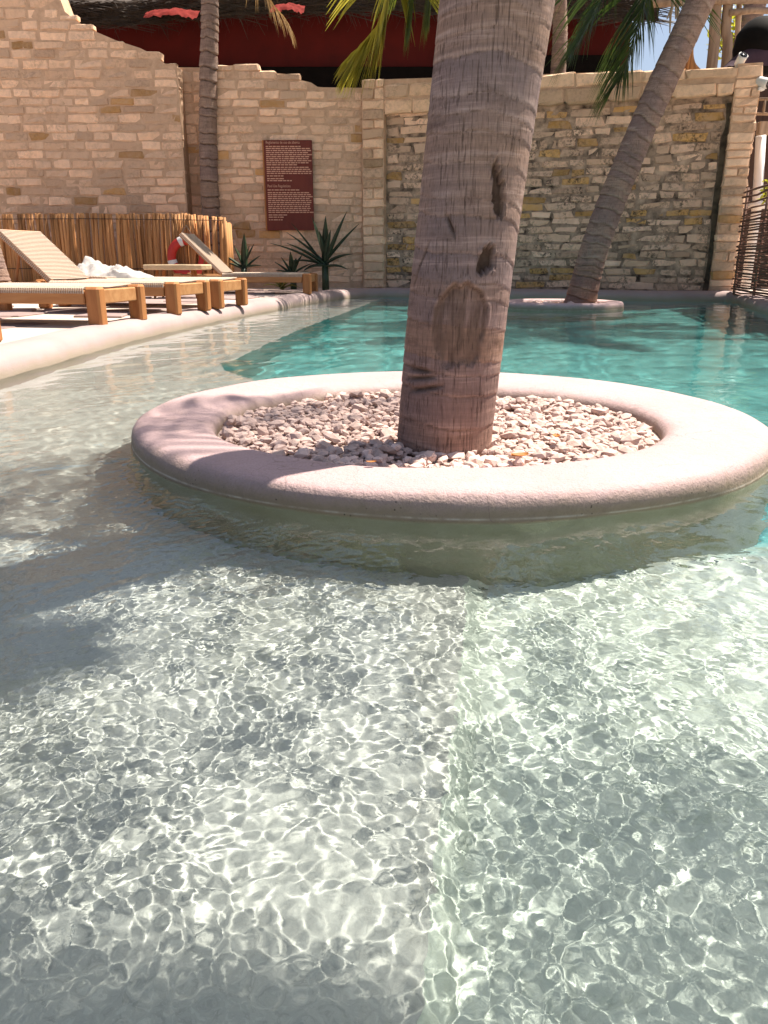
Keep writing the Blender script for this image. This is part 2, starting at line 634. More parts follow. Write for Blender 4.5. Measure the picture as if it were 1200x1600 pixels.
M['teak'] = m_wood('teak', (0.35, 0.152, 0.054), (0.47, 0.24, 0.098), (0.15, 1, 1))
M['teak_v'] = m_wood('teak_upright', (0.30, 0.115, 0.036), (0.44, 0.19, 0.066), (1, 1, 0.12))
M['cord'] = m_simple('woven_cord', (0.56, 0.46, 0.37), (0.46, 0.37, 0.29), 60, 0.9, 0.1, 0.5, 300)
M['stick'] = m_wood('fence_stick', (0.32, 0.14, 0.052), (0.55, 0.275, 0.105), (1, 1, 0.05), 0.38, 0.7, 20)
M['rod'] = m_wood('woven_rod', (0.15, 0.075, 0.055), (0.27, 0.15, 0.11), (1, 0.06, 1), 0.4, 0.75, 20)
M['slab'] = m_wood('pale_wood_slab', (0.42, 0.30, 0.17), (0.58, 0.44, 0.27), (0.3, 1, 1))
M['dark_wood'] = m_wood('dark_wood', (0.045, 0.022, 0.014), (0.085, 0.042, 0.026), (1, 1, 0.2), 0.2)
M['drift'] = m_wood('driftwood', (0.22, 0.15, 0.10), (0.40, 0.29, 0.20), (1, 1, 0.1), 0.25, 0.85)
M['sign'] = m_wood('sign_board', (0.125, 0.022, 0.014), (0.155, 0.030, 0.018), (1, 1, 0.3), 0, 0.55)
M['letters'] = m_simple('sign_lettering', (0.66, 0.38, 0.27), (0.56, 0.31, 0.22), 20, 0.7, 0.2, 0)
M['red_wall'] = m_simple('red_paint', (0.13, 0.008, 0.006), (0.09, 0.006, 0.005), 3, 0.7, 0.3, 0.3, 20)
M['sun_patch_cloth'] = m_simple('sun_patch_cloth', (0.22, 0.028, 0.022), (0.11, 0.010, 0.008), 9, 0.9, 0.1, 0.4, 40)
M['black'] = m_simple('black_paint_and_shade', (0.005, 0.004, 0.004), (0.009, 0.007, 0.006), 6, 0.8, 0.1, 0.2, 30)  # black objects, and the shade imitated low on the red wall
M['thatch'] = m_simple('thatch', (0.10, 0.075, 0.055), (0.045, 0.034, 0.026), 14, 0.7, 0.35, 0.5, 60, (0.2, 1, 1))
M['buoy_red'] = m_simple('red_plastic', (0.55, 0.035, 0.025), (0.48, 0.03, 0.02), 4, 0.45, 0.4, 0)
M['white'] = m_simple('white_paint', (0.75, 0.73, 0.70), (0.68, 0.66, 0.63), 6, 0.5, 0.35, 0)
M['towel'] = m_simple('white_towel', (0.42, 0.39, 0.37), (0.34, 0.315, 0.295), 30, 0.95, 0.1, 0.6, 120)
M['grey_cloth'] = m_simple('purple_grey_canvas', (0.075, 0.045, 0.06), (0.05, 0.03, 0.042), 8, 0.9, 0.15, 0.3, 60)
M['rope'] = m_simple('rope', (0.45, 0.36, 0.26), (0.35, 0.27, 0.19), 60, 0.95, 0.1, 0.3, 200)
M['dry_leaf'] = m_simple('orange_leaf', (0.42, 0.17, 0.03), (0.30, 0.10, 0.02), 30, 0.6, 0.3, 0.2, 90)
M['glass_black'] = m_simple('black_lens', (0.01, 0.01, 0.012), (0.015, 0.015, 0.018), 5, 0.2, 0.5, 0)


def m_water():
    m = bpy.data.materials.new('pool_water')
    m.use_nodes = True
    t = m.node_tree
    t.nodes.clear()
    out = t.nodes.new('ShaderNodeOutputMaterial')
    g = t.nodes.new('ShaderNodeBsdfGlass')
    g.inputs['IOR'].default_value = 1.33
    g.inputs['Roughness'].default_value = 0.0
    g.inputs['Color'].default_value = (0.955, 1.0, 0.985, 1)
    t.links.new(g.outputs[0], out.inputs[0])
    geo = t.nodes.new('ShaderNodeNewGeometry')
    nz = t.nodes.new('ShaderNodeTexNoise')
    nz.inputs['Scale'].default_value = 62
    nz.inputs['Detail'].default_value = 1
    nz.inputs['Distortion'].default_value = 0.5
    t.links.new(geo.outputs['Position'], nz.inputs['Vector'])
    bp = t.nodes.new('ShaderNodeBump')
    bp.inputs['Strength'].default_value = 0.13
    bp.inputs['Distance'].default_value = 0.003
    t.links.new(nz.outputs['Fac'], bp.inputs['Height'])
    t.links.new(bp.outputs[0], g.inputs['Normal'])
    return m


M['water'] = m_water()

# ------------------------------------------------------------------ ground and pool
OUT = [(-2.75, -4.0), (-2.5, -1.0), (-2.25, 2.0), (-2.03, 4.07), (-1.92, 6.34), (-1.5, 9.1), (-0.92, 11.9), (-0.48, 13.15), (-0.12, 13.56), (0.4, 13.50),
       (1.2, 13.28), (2.4, 12.92), (4.2, 12.36), (4.98, 12.14), (5.2, 11.8), (4.8, 10.4), (4.46, 9.0), (4.15, 6.5), (3.9, 3.0), (3.8, 0.0), (3.7, -4.0), (0.5, -4.6)]
_o = np.array(OUT + OUT[:1])
_seg = np.linalg.norm(np.diff(_o, axis=0), axis=1)
_cs = np.concatenate([[0], np.cumsum(_seg)])
_fine = catmull(OUT + OUT[:1], 1200)
OUTLINE = _fine[np.linspace(0, len(_fine) - 1, 361).astype(int)[:-1]]          # counter-clockwise? checked below
_area = 0.5 * np.sum(OUTLINE[:, 0] * np.roll(OUTLINE[:, 1], -1) - np.roll(OUTLINE[:, 0], -1) * OUTLINE[:, 1])
if _area < 0:
    OUTLINE = OUTLINE[::-1]
_tan = np.roll(OUTLINE, -1, 0) - np.roll(OUTLINE, 1, 0)
_tan /= np.linalg.norm(_tan, axis=1)[:, None]
OUTN = np.stack([_tan[:, 1], -_tan[:, 0]], -1)                                 # outward normal
NO = len(OUTLINE)


def loft(rings, closed=True):
    nr, n = len(rings), len(rings[0])
    return np.concatenate(rings), grid_faces(nr, n, closed)


DECK = 0.115
cen = np.array([1.0, 6.0])
rings = []
for off, sc in ((0.10, None), (0.6, None), (None, 12), (None, 60), (None, 900)):
    if off is not None:
        p = OUTLINE + OUTN * off
    else:
        dd = OUTLINE - cen
        p = cen + dd / np.linalg.norm(dd, axis=1)[:, None] * sc
    rings.append(np.column_stack([p, np.full(NO, DECK)]))
v, f = loft(rings)
ground = obj('ground', v, f[:, ::-1], M['sand'], kind='structure')

# coping: a hand-plastered rounded kerb all round the pool
prof = [(-0.005, -0.35), (-0.012, -0.05), (-0.012, 0.0), (-0.004, 0.045), (0.015, 0.085), (0.05, 0.115), (0.10, 0.13), (0.17, 0.134), (0.25, 0.130), (0.30, 0.118), (0.31, 0.09)]
rings = []
tt = np.arange(NO)
for i, (o, z) in enumerate(prof):
    wob = 0.012 * vnoise(tt * 0.09, i * 0.2, 0, 5) + 0.006 * vnoise(tt * 0.3, i * 0.4, 0, 9)
    zz = z + (0.006 * vnoise(tt * 0.11, 0, 0, 21) if z > 0.03 else 0)
    p = OUTLINE + OUTN * (o + wob)[:, None]
    rings.append(np.column_stack([p, np.broadcast_to(zz, NO)]))
v, f = loft(rings)
obj('pool_coping', v, f[:, ::-1], M['coping'], smooth=True, kind='structure')

# basin
Z1, Z2, Z3 = -0.345, -0.405, -1.45
basin = bpy.data.objects.new('pool_basin', None)
COL.objects.link(basin)
basin['kind'] = 'structure'
RECV = []
rings = [np.column_stack([OUTLINE + OUTN * 0.02, np.full(NO, z)]) for z in (0.02, Z1 - 0.02)]
v, f = loft(rings)
RECV.append(obj('basin_wall', v, f[:, ::-1], M['shelf'], basin, True))
rings = [np.column_stack([OUTLINE + OUTN * 0.021, np.full(NO, z)]) for z in (Z1 - 0.02, Z3 - 0.05)]
v, f = loft(rings)
RECV.append(obj('basin_wall', v, f[:, ::-1], M['deep'], basin, True))
STEP = [(-0.12, -4.6), (-0.10, -3.6), (-0.075, -2.6), (-0.05, -1.6), (-0.025, -0.7), (-0.01, -0.1), (0.008, 0.30), (0.037, 0.636), (0.11, 1.10), (0.186, 1.562), (0.24, 2.2), (0.26, 2.75)]
DEEP0 = [(0.26, 2.75), (-0.30, 3.62), (-0.72, 4.35), (-1.04, 4.95), (-1.00, 5.5), (-0.78, 7.6), (-0.42, 10.2), (-0.05, 13.2), (0.0, 14.6)]
DEEP1 = [(-0.32, 2.93), (0.26, 2.75), (1.2, 2.68), (2.4, 2.5), (4.6, 2.2)]
sh_edge = [tuple(p) for p in catmull(STEP, 40)] + [tuple(p) for p in catmull(DEEP0, 80)][1:]


def plate(name, poly, z, mat):
    return obj(name, [(x, y, z) for x, y in poly], [tuple(range(len(poly)))], mat, basin)


def riser(name, line, z0, z1, mat):
    n = len(line)
    r = 0.03
    v = [(x, y, z1) for x, y in line] + [(x + (0.05 if z1 - z0 < 0.3 else 0.0), y, z0) for x, y in line]
    f = [(i, i + 1, n + i + 1, n + i) for i in range(n - 1)]
    return obj(name, v, f, mat, basin, True)


def strip(name, line, fx, z, mat):
    n = len(line)
    return obj(name, [(x, y, z) for x, y in line] + [fx(x, y) + (z,) for x, y in line], [(i, i + 1, n + i + 1, n + i) for i in range(n - 1)], mat, basin)


RECV.append(strip('basin_floor', sh_edge, lambda x, y: (-4.5, y), Z1, M['shelf']))
RECV.append(strip('basin_floor', [(x + 0.1, y - 0.84) for x, y in catmull(DEEP1, 20)], lambda x, y: (x, -4.8), Z2, M['mid']))
RECV.append(plate('basin_floor', [(-5, -5), (6, -5), (6, 15), (-5, 15)], Z3, M['deep']))
RECV.append(riser('basin_step', [tuple(p) for p in catmull(STEP, 40)], Z2 - 0.01, Z1, M['mid']))
RECV.append(riser('basin_step', [tuple(p) for p in catmull(DEEP0, 80)], Z3 - 0.01, Z1, M['deep']))
dl = [tuple(p) for p in catmull(DEEP1, 20)]
nr_ = 12
v = [(x + 0.10 * k / nr_, y + 0.35 - 1.20 * k / nr_, Z3 - 0.02 + (Z2 + 0.004 - Z3 + 0.02) * k / nr_) for k in range(nr_ + 1) for x, y in dl]
RECV.append(obj('basin_ramp', v, grid_faces(nr_ + 1, len(dl)), M['ramp'], basin, True))


# ------------------------------------------------------------------ water: one rippled sheet, finer mesh where the ripples are near
def axis(segs):
    out = []
    for a, b, d in segs:
        out += list(np.arange(a, b - 1e-9, d))
    return np.array(out + [segs[-1][1]])


xs = axis([(-3.0, -1.5, 0.024), (-1.5, -0.80, 0.008), (-0.80, 1.0, 0.0033), (1.0, 1.5, 0.007), (1.5, 2.5, 0.018), (2.5, 5.3, 0.04)])
ys = axis([(-4.8, 0.0, 0.1), (0.0, 0.3, 0.012), (0.3, 1.25, 0.0033), (1.25, 2.4, 0.0048), (2.4, 4.2, 0.013), (4.2, 8, 0.03), (8, 14.3, 0.05)])
X, Y = np.meshgrid(xs, ys)
H = np.zeros_like(X)
res = np.maximum(np.gradient(xs)[None, :] + 0 * Y, np.gradient(ys)[:, None] + 0 * X)
wx = X + 0.03 * vnoise(X * 5, Y * 5, 0, 3) + 0.010 * vnoise(X * 15, Y * 15, 0, 8)
wy = Y + 0.03 * vnoise(X * 5, Y * 5, 4.4, 4) + 0.010 * vnoise(X * 15, Y * 15, 2.2, 7)
wr = np.random.default_rng(5)
gust = (0.88 + 0.4 * vnoise(X * 2.1 + 3, Y * 2.1, 0, 31)) * (1 - 0.48 * np.clip((X + 0.02) / 0.35, 0, 1)) * np.clip((1.15 - X) / 0.5, 0.5, 1)
for n_, l0, l1, rms, spread in ((64, 0.0160, 0.034, 0.094, 1.6), (26, 0.034, 0.12, 0.056, 1.3), (18, 0.11, 0.7, 0.036, 0.9)):
    for i in range(n_):
        lam = l0 * (l1 / l0) ** ((i + wr.uniform()) / n_)
        k = 2 * math.pi / lam
        th = wr.normal(2.3, spread)
        slope = rms * math.sqrt(2.0 / n_)
        att = np.clip((lam / res - 2.6) / 2.2, 0, 1) * (gust if lam < 0.05 else 1.0)
        H += att * (slope / k) * np.sin(k * (math.cos(th) * wx + math.sin(th) * wy) + wr.uniform(0, 6.28))
calm = 0.75 + 0.45 * vnoise(X * 1.3 + 9, Y * 1.3, 0, 2)
H *= calm
v = np.stack([X, Y, H], -1).reshape(-1, 3)
water = obj('water', v, grid_faces(*X.shape), M['water'], smooth=True, kind='structure')
water.cycles.is_caustics_caster = True
del X, Y, H, wx, wy, res, gust


# ------------------------------------------------------------------ stones, bricks
def rock_mesh(name, mat, seed, sub=1, flat=0.7):
    import bmesh
    bm = bmesh.new()
    bmesh.ops.create_icosphere(bm, subdivisions=sub, radius=1.0)
    rr = np.random.default_rng(seed)
    ax = rr.uniform(0.7, 1.15, 3)
    planes = [Vector(rr.normal(0, 1, 3)).normalized() for _ in range(5)]
    for vt in bm.verts:
        p = vt.co.copy()
        for pl in planes:
            d = p.dot(pl)
            if d > 0.62:
                p -= pl * (d - 0.62)
        p = Vector((p.x * ax[0], p.y * ax[1], p.z * ax[2] * flat)) * rr.uniform(0.9, 1.08)
        vt.co = p
    me = bpy.data.meshes.new(name)
    bm.to_mesh(me)
    bm.free()
    me.materials.append(mat)
    return me


def brick_mesh(name, mat, seed, rough=0.0):
    """A rough-hewn unit block (x length, y depth, z height) with worn edges, 3 x 2 front cells."""
    rr = np.random.default_rng(seed)
    nx, nz = 5, 4
    us = np.array([-0.5, -0.43, 0.0, 0.43, 0.5])
    ws = np.array([-0.5, -0.38, 0.38, 0.5])
    v, f = [], []
    for j in range(nz):
        for i in range(nx):
            edge = (i in (0, nx - 1)) or (j in (0, nz - 1))
            y = -0.5 + (0.16 if edge else 0.0) + rr.uniform(-0.05, 0.05)
            x = us[i] + rr.uniform(-0.025, 0.025)
            z = ws[j] + rr.uniform(-0.06, 0.06)
            if edge and i in (0, nx - 1) and j in (0, nz - 1):
                x *= 0.965
                z *= 0.9
            v.append((x, y, z))
    for j in range(nz - 1):
        for i in range(nx - 1):
            a = j * nx + i
            f.append((a, a + 1, a + nx + 1, a + nx))
    if rough:
        cr = {(a, b): (rr.uniform(-rough, rough), rr.uniform(-rough, rough)) for a in (0, 1) for b in (0, 1)}
        w2 = []
        for (x, y, z) in v:
            a, b = x + 0.5, z + 0.5
            dx = sum(cr[(p, q)][0] * (a if p else 1 - a) * (b if q else 1 - b) for p in (0, 1) for q in (0, 1))
            dz = sum(cr[(p, q)][1] * (a if p else 1 - a) * (b if q else 1 - b) for p in (0, 1) for q in (0, 1))
            w2.append((x + dx * 0.6 + rr.uniform(-.03, .03), y + rr.uniform(-0.08, 0.08), z + dz * 1.3 + rr.uniform(-.04, .04)))
        v = w2
    per = [i for i in range(nx)] + [j * nx + nx - 1 for j in range(1, nz)] + [(nz - 1) * nx + i for i in range(nx - 2, -1, -1)] + [j * nx for j in range(nz - 2, 0, -1)]
    n = len(v)
    for p in per:
        v.append((v[p][0], 0.5, v[p][2]))
    m = len(per)
    for i in range(m):
        i2 = (i + 1) % m
        f.append((per[i2], per[i], n + i, n + i2))
    me = mesh_data(name, v, f, mat, False)
    return me


BRICKS = {k: [brick_mesh('brick', M[m_], 40 + i, r_) for i in range(n_)] for k, m_, n_, r_ in (('stone', 'stone', 14, 0.05), ('stone_rough', 'stone', 12, 0.13), ('stone_old', 'stone_old', 16, 0.13), ('stone_clean', 'stone_clean', 9, 0.02))}


def in_poly(x, y, poly):
    c = False
    for i in range(len(poly)):
        (x1, y1), (x2, y2) = poly[i], poly[i - 1]
        if (y1 > y) != (y2 > y) and x < (x2 - x1) * (y - y1) / (y2 - y1) + x1:
            c = not c
    return c


def lay_bricks(parent, origin, ang, s0, s1, z0, top, kind, course=(0.14, 0.185), length=(0.26, 0.58), depth=0.16, gap=0.012, seed=1, proud=0.012, drop=0.0):
    """Courses of blocks on a vertical face that starts at origin and runs along angle ang; top(s) is its upper edge."""
    rr = random.Random(seed)
    ca, sa = math.cos(ang), math.sin(ang)
    z = z0
    count = 0
    smid = max(top(s0 + (s1 - s0) * k / 20) for k in range(21))
    while z < smid - 0.03:
        h = rr.uniform(*course)
        s = s0
        while s < s1 - 0.02:
            L = min(rr.uniform(*length), s1 - s)
            if s1 - (s + L) < 0.12:
                L = s1 - s
            cs = s + L / 2
            hh = h
            tp = top(cs)
            if z + h > tp:
                hh = tp - z
            if hh > h * 0.45 and rr.random() >= drop:
                dz = 0.0 if kind == 'stone_clean' else rr.uniform(-0.008, 0.008) + 0.022 * float(vnoise(cs * 0.9 + seed, z * 2.0, 0, 4))
                pr = proud + rr.uniform(-0.006, 0.007)
                o = link('brick', rr.choice(BRICKS[kind]), parent)
                c = Vector((origin[0] + ca * cs, origin[1] + sa * cs, z + hh / 2 + dz))
                nrm = Vector((sa, -ca, 0))
                c += nrm * (pr - depth / 2)
                o.location = c - Vector(parent.location)
                o.rotation_euler = (0, 0 if kind == 'stone_clean' else rr.uniform(-0.022, 0.022), ang + rr.uniform(-0.012, 0.012))
                o.scale = (L - gap * rr.uniform(0.6, 1.6), depth, hh - gap * rr.uniform(0.6, 1.5))
                if rr.random() < 0.5:
                    o.scale.x *= -1
                    o.scale.z *= -1
                count += 1
            s += L
        z += h
    return count


def wall_core(parent, origin, ang, s0, s1, z0, top, thick, mat, n=24):
    """The mortared body behind the blocks."""
    ca, sa = math.cos(ang), math.sin(ang)
    v = []
    for k in range(n + 1):
        s = s0 + (s1 - s0) * k / n
        for dy in (0.0, thick):
            for z in (z0, top(s) - 0.012):
                v.append((origin[0] + ca * s - sa * dy, origin[1] + sa * s + ca * dy, z))
    f = []
    for k in range(n):
        a, b = k * 4, k * 4 + 4
        f += [(a, b, b + 1, a + 1), (a + 2, a + 3, b + 3, b + 2), (a + 1, b + 1, b + 3, a + 3)]
    f += [(0, 1, 3, 2), (n * 4, n * 4 + 2, n * 4 + 3, n * 4 + 1)]
    return obj('mortar', v, f, mat, parent)


def top_from(points, Y, ang, origin):
    """Upper edge of a wall from points seen in the photograph, on the wall's plane: returns z(s)."""
    ca, sa = math.cos(ang), math.sin(ang)
    S, Z = [], []
    c, s_ = math.cos(PITCH), math.sin(PITCH)
    for px, py in points:
        u, vv = (px - 600) / 1200, (800 - py) / 1200
        d = Vector((u, c + vv * s_, -s_ + vv * c))
        nrm = Vector((sa, -ca, 0))
        t = (Vector((origin[0], origin[1], 0)) - Vector((0, 0, CAMZ))).dot(nrm) / d.dot(nrm)
        P = Vector((0, 0, CAMZ)) + d * t
        S.append((P.x - origin[0]) * ca + (P.y - origin[1]) * sa)
        Z.append(P.z)
    return (lambda s: float(np.interp(s, S, Z))), S, Z


def s_at(px, ang, origin, py=300):
    return top_from([(px, py)], None, ang, origin)[1][0]


# the long wall on the left (three lengths) and the recessed panel on the right
WO = (0.0, 14.25)
topA, SA, ZA = top_from([(-250, -130), (60, -95), (94, 0), (100, 16), (131, 40), (179, 61), (229, 77), (259, 99), (290, 103)], None, 0.0, WO)
wallA = thing('stone_wall', 'tall limestone block wall on the left whose top sweeps down in a curve', 'wall', (-5.2, 14.25, 0.1), 'limestone walls behind the pool')
sA0, sA1 = s_at(-130, 0, WO), s_at(291, 0, WO)
wall_core(wallA, WO, 0, sA0, sA1, -0.3, topA, 0.45, M['mortar'])
lay_bricks(wallA, WO, 0, sA0, sA1, 0.95, topA, 'stone', seed=3, course=(0.118, 0.155), length=(0.26, 0.54), gap=0.013, proud=0.012)

topS, _, _ = top_from([(250, 104), (400, 104)], None, 0.0, (0, 14.62))
slot = thing('wall_niche', 'narrow recessed strip of wall behind the thin palm trunk', 'wall', (-3.2, 14.62, 0.1), 'limestone walls behind the pool')
wall_core(slot, (0, 14.62), 0, s_at(286, 0, (0, 14.62)), s_at(345, 0, (0, 14.62)), -0.3, topS, 0.2, M['mortar'], 4)
lay_bricks(slot, (0, 14.62), 0, s_at(288, 0, (0, 14.62)) , s_at(343, 0, (0, 14.62)), 1.0, topS, 'stone', seed=13, course=(0.14, 0.19), length=(0.25, 0.4))

topB, SB, ZB = top_from([(330, 103), (380, 100), (395, 103), (404, 110), (452, 115), (458, 121), (487, 128), (497, 135), (572, 136)], None, 0.0, WO)
wallB = thing('stone_wall', 'lower limestone block wall with a broken top edge, carrying the dark red sign', 'wall', (-1.5, 14.25, 0.1), 'limestone walls behind the pool')
sB0, sB1 = s_at(338, 0, WO), s_at(567, 0, WO)
wall_core(wallB, WO, 0, sB0, sB1, -0.3, topB, 0.45, M['mortar'])
lay_bricks(wallB, WO, 0, sB0, sB1, 0.2, topB, 'stone', seed=4, course=(0.112, 0.15), length=(0.25, 0.52), gap=0.013, proud=0.012)

ANG = -0.31
PO = (s_at(567, 0, WO), 14.15)
topC, _, _ = top_from([(560, 124), (1200, 103)], None, ANG, PO)
panel = thing('stone_wall', 'weathered stained limestone wall panel with ochre blocks behind the leaning palm', 'wall', (2.6, 13.6, 0.1), 'limestone walls behind the pool')
sC1 = s_at(600, ANG, PO, 300)
sC2 = s_at(1146, ANG, PO, 150)
REC = 0.13
PO2 = (PO[0] - math.sin(ANG) * REC, PO[1] + math.cos(ANG) * REC)
lint = 0.44
zc = lambda s: topC(s) - lint
wall_core(panel, PO2, ANG, sC1 - 0.05, sC2 + 0.05, -0.3, lambda s: zc(s) + 0.1, 0.25, M['mortar_dark'])
nrec = lay_bricks(panel, PO2, ANG, sC1, sC2 - 0.075, 0.13, zc, 'stone_old', seed=8, course=(0.105, 0.165), length=(0.22, 0.54), gap=0.024, proud=0.013)
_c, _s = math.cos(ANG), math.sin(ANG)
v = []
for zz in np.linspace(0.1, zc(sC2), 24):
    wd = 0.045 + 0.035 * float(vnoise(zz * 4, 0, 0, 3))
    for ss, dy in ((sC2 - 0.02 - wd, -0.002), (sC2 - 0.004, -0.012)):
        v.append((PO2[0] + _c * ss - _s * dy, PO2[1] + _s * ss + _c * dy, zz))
obj('dark_joint', v, [(2 * i, 2 * i + 1, 2 * i + 3, 2 * i + 2) for i in range(23)], M['mottle'], panel)  # uneven near-black strip in the gap between panel and pier
pierL = thing('stone_pier', 'narrow pale stone pier left of the recessed wall panel', 'pier', (PO[0] + 0.2, PO[1], 0.1), 'stone piers of the wall')
wall_core(pierL, PO, ANG, 0, sC1, -0.3, topC, 0.5, M['mortar'], 3)
lay_bricks(pierL, PO, ANG, 0, sC1, 0.12, topC, 'stone_clean', seed=18, course=(0.13, 0.17), length=(0.16, 0.4), proud=0.026)
lintel = thing('stone_lintel', 'pale stone block band along the top of the recessed wall panel', 'lintel', (PO[0] + 2.5, PO[1] - 0.5, 2.8))
wall_core(lintel, PO, ANG, sC1 + 0.003, sC2, topC(sC1) - lint - 0.05, topC, 0.5, M['mortar'], 10)
sl = sC1 + 0.003
for row in (0, 1):
    lay_bricks(lintel, PO, ANG, sl, sC2, topC((sC1 + sC2) / 2) - lint + row * 0.225, (lambda s, r=row: topC(s) if r else topC(s) - 0.2), 'stone_clean', seed=30 + row, course=(0.218, 0.222), length=(0.38, 0.7), proud=0.032)
# the pier at the right end
pw = 0.33
QO = (PO[0] + math.cos(ANG) * (sC2 + 0.003), PO[1] + math.sin(ANG) * (sC2 + 0.003))
topQ = lambda s: topC(sC2) + 0.05
pierR = thing('stone_pier', 'limestone pier at the right end of the wall beside the rod screen', 'pier', (QO[0] + 0.2, QO[1], 0.0), 'stone piers of the wall')
wall_core(pierR, QO, ANG, 0, pw, -1.4, topQ, 0.9, M['mortar'], 2)
lay_bricks(pierR, QO, ANG, -0.004, pw + 0.015, -0.05, topQ, 'stone', seed=44, course=(0.10, 0.155), length=(0.16, 0.36), proud=0.022)
ca_, sa_ = math.cos(ANG), math.sin(ANG)
lay_bricks(pierR, (QO[0] + ca_ * pw, QO[1] + sa_ * pw), ANG + math.pi / 2, 0.02, 0.9, 0.1, topQ, 'stone_rough', seed=45, course=(0.12, 0.17), length=(0.2, 0.4), proud=0.015)

# ------------------------------------------------------------------ flagstones on the sand
rr = random.Random(5)
seeds = []
for i in range(13):
    for j in range(16):
        seeds.append((-7.2 + i * 0.52 + rr.uniform(-0.2, 0.2), 4.2 + j * 0.60 + rr.uniform(-0.24, 0.24)))
nflag = 0
for (x, y) in seeds:
    if rr.random() < 0.22:
        continue
    poly = [(x - 0.6, y - 0.6), (x + 0.6, y - 0.6), (x + 0.6, y + 0.6), (x - 0.6, y + 0.6)]
    for (a, b) in seeds:
        dx, dy = a - x, b - y
        d2 = dx * dx + dy * dy
        if 0 < d2 < 2.2:
            L = math.sqrt(d2)
            poly = clip_poly(poly, dx / L, dy / L, (dx * (x + a) / 2 + dy * (y + b) / 2) / L - rr.uniform(0.02, 0.05))
    if len(poly) < 3:
        continue
    ok = True
    for (px_, py_) in poly:
        k = int(np.argmin((OUTLINE[:, 0] - px_) ** 2 + (OUTLINE[:, 1] - py_) ** 2))
        if (np.array([px_, py_]) - OUTLINE[k]) @ OUTN[k] < 0.33 or in_poly(px_, py_, OUTLINE.tolist()):
            ok = False
    if not ok or y > 13.4:
        continue
    n = len(poly)
    hz = DECK + rr.uniform(0.006, 0.022)
    cx, cy = sum(p[0] for p in poly) / n, sum(p[1] for p in poly) / n
    ring1 = [(p[0] + rr.uniform(-.012, .012), p[1] + rr.uniform(-.012, .012)) for p in poly]
    v = [(px_, py_, DECK - 0.02) for px_, py_ in ring1] + [(px_, py_, hz - 0.006) for px_, py_ in ring1] + \
        [(cx + (px_ - cx) * 0.95, cy + (py_ - cy) * 0.95, hz + rr.uniform(-0.002, 0.002)) for px_, py_ in ring1]
    f = [(i, (i + 1) % n, n + (i + 1) % n, n + i) for i in range(n)] + [(n + i, n + (i + 1) % n, 2 * n + (i + 1) % n, 2 * n + i) for i in range(n)] + [tuple(2 * n + i for i in range(n))]
    obj('flagstone', v, f, M['flag'], ground)
    nflag += 1


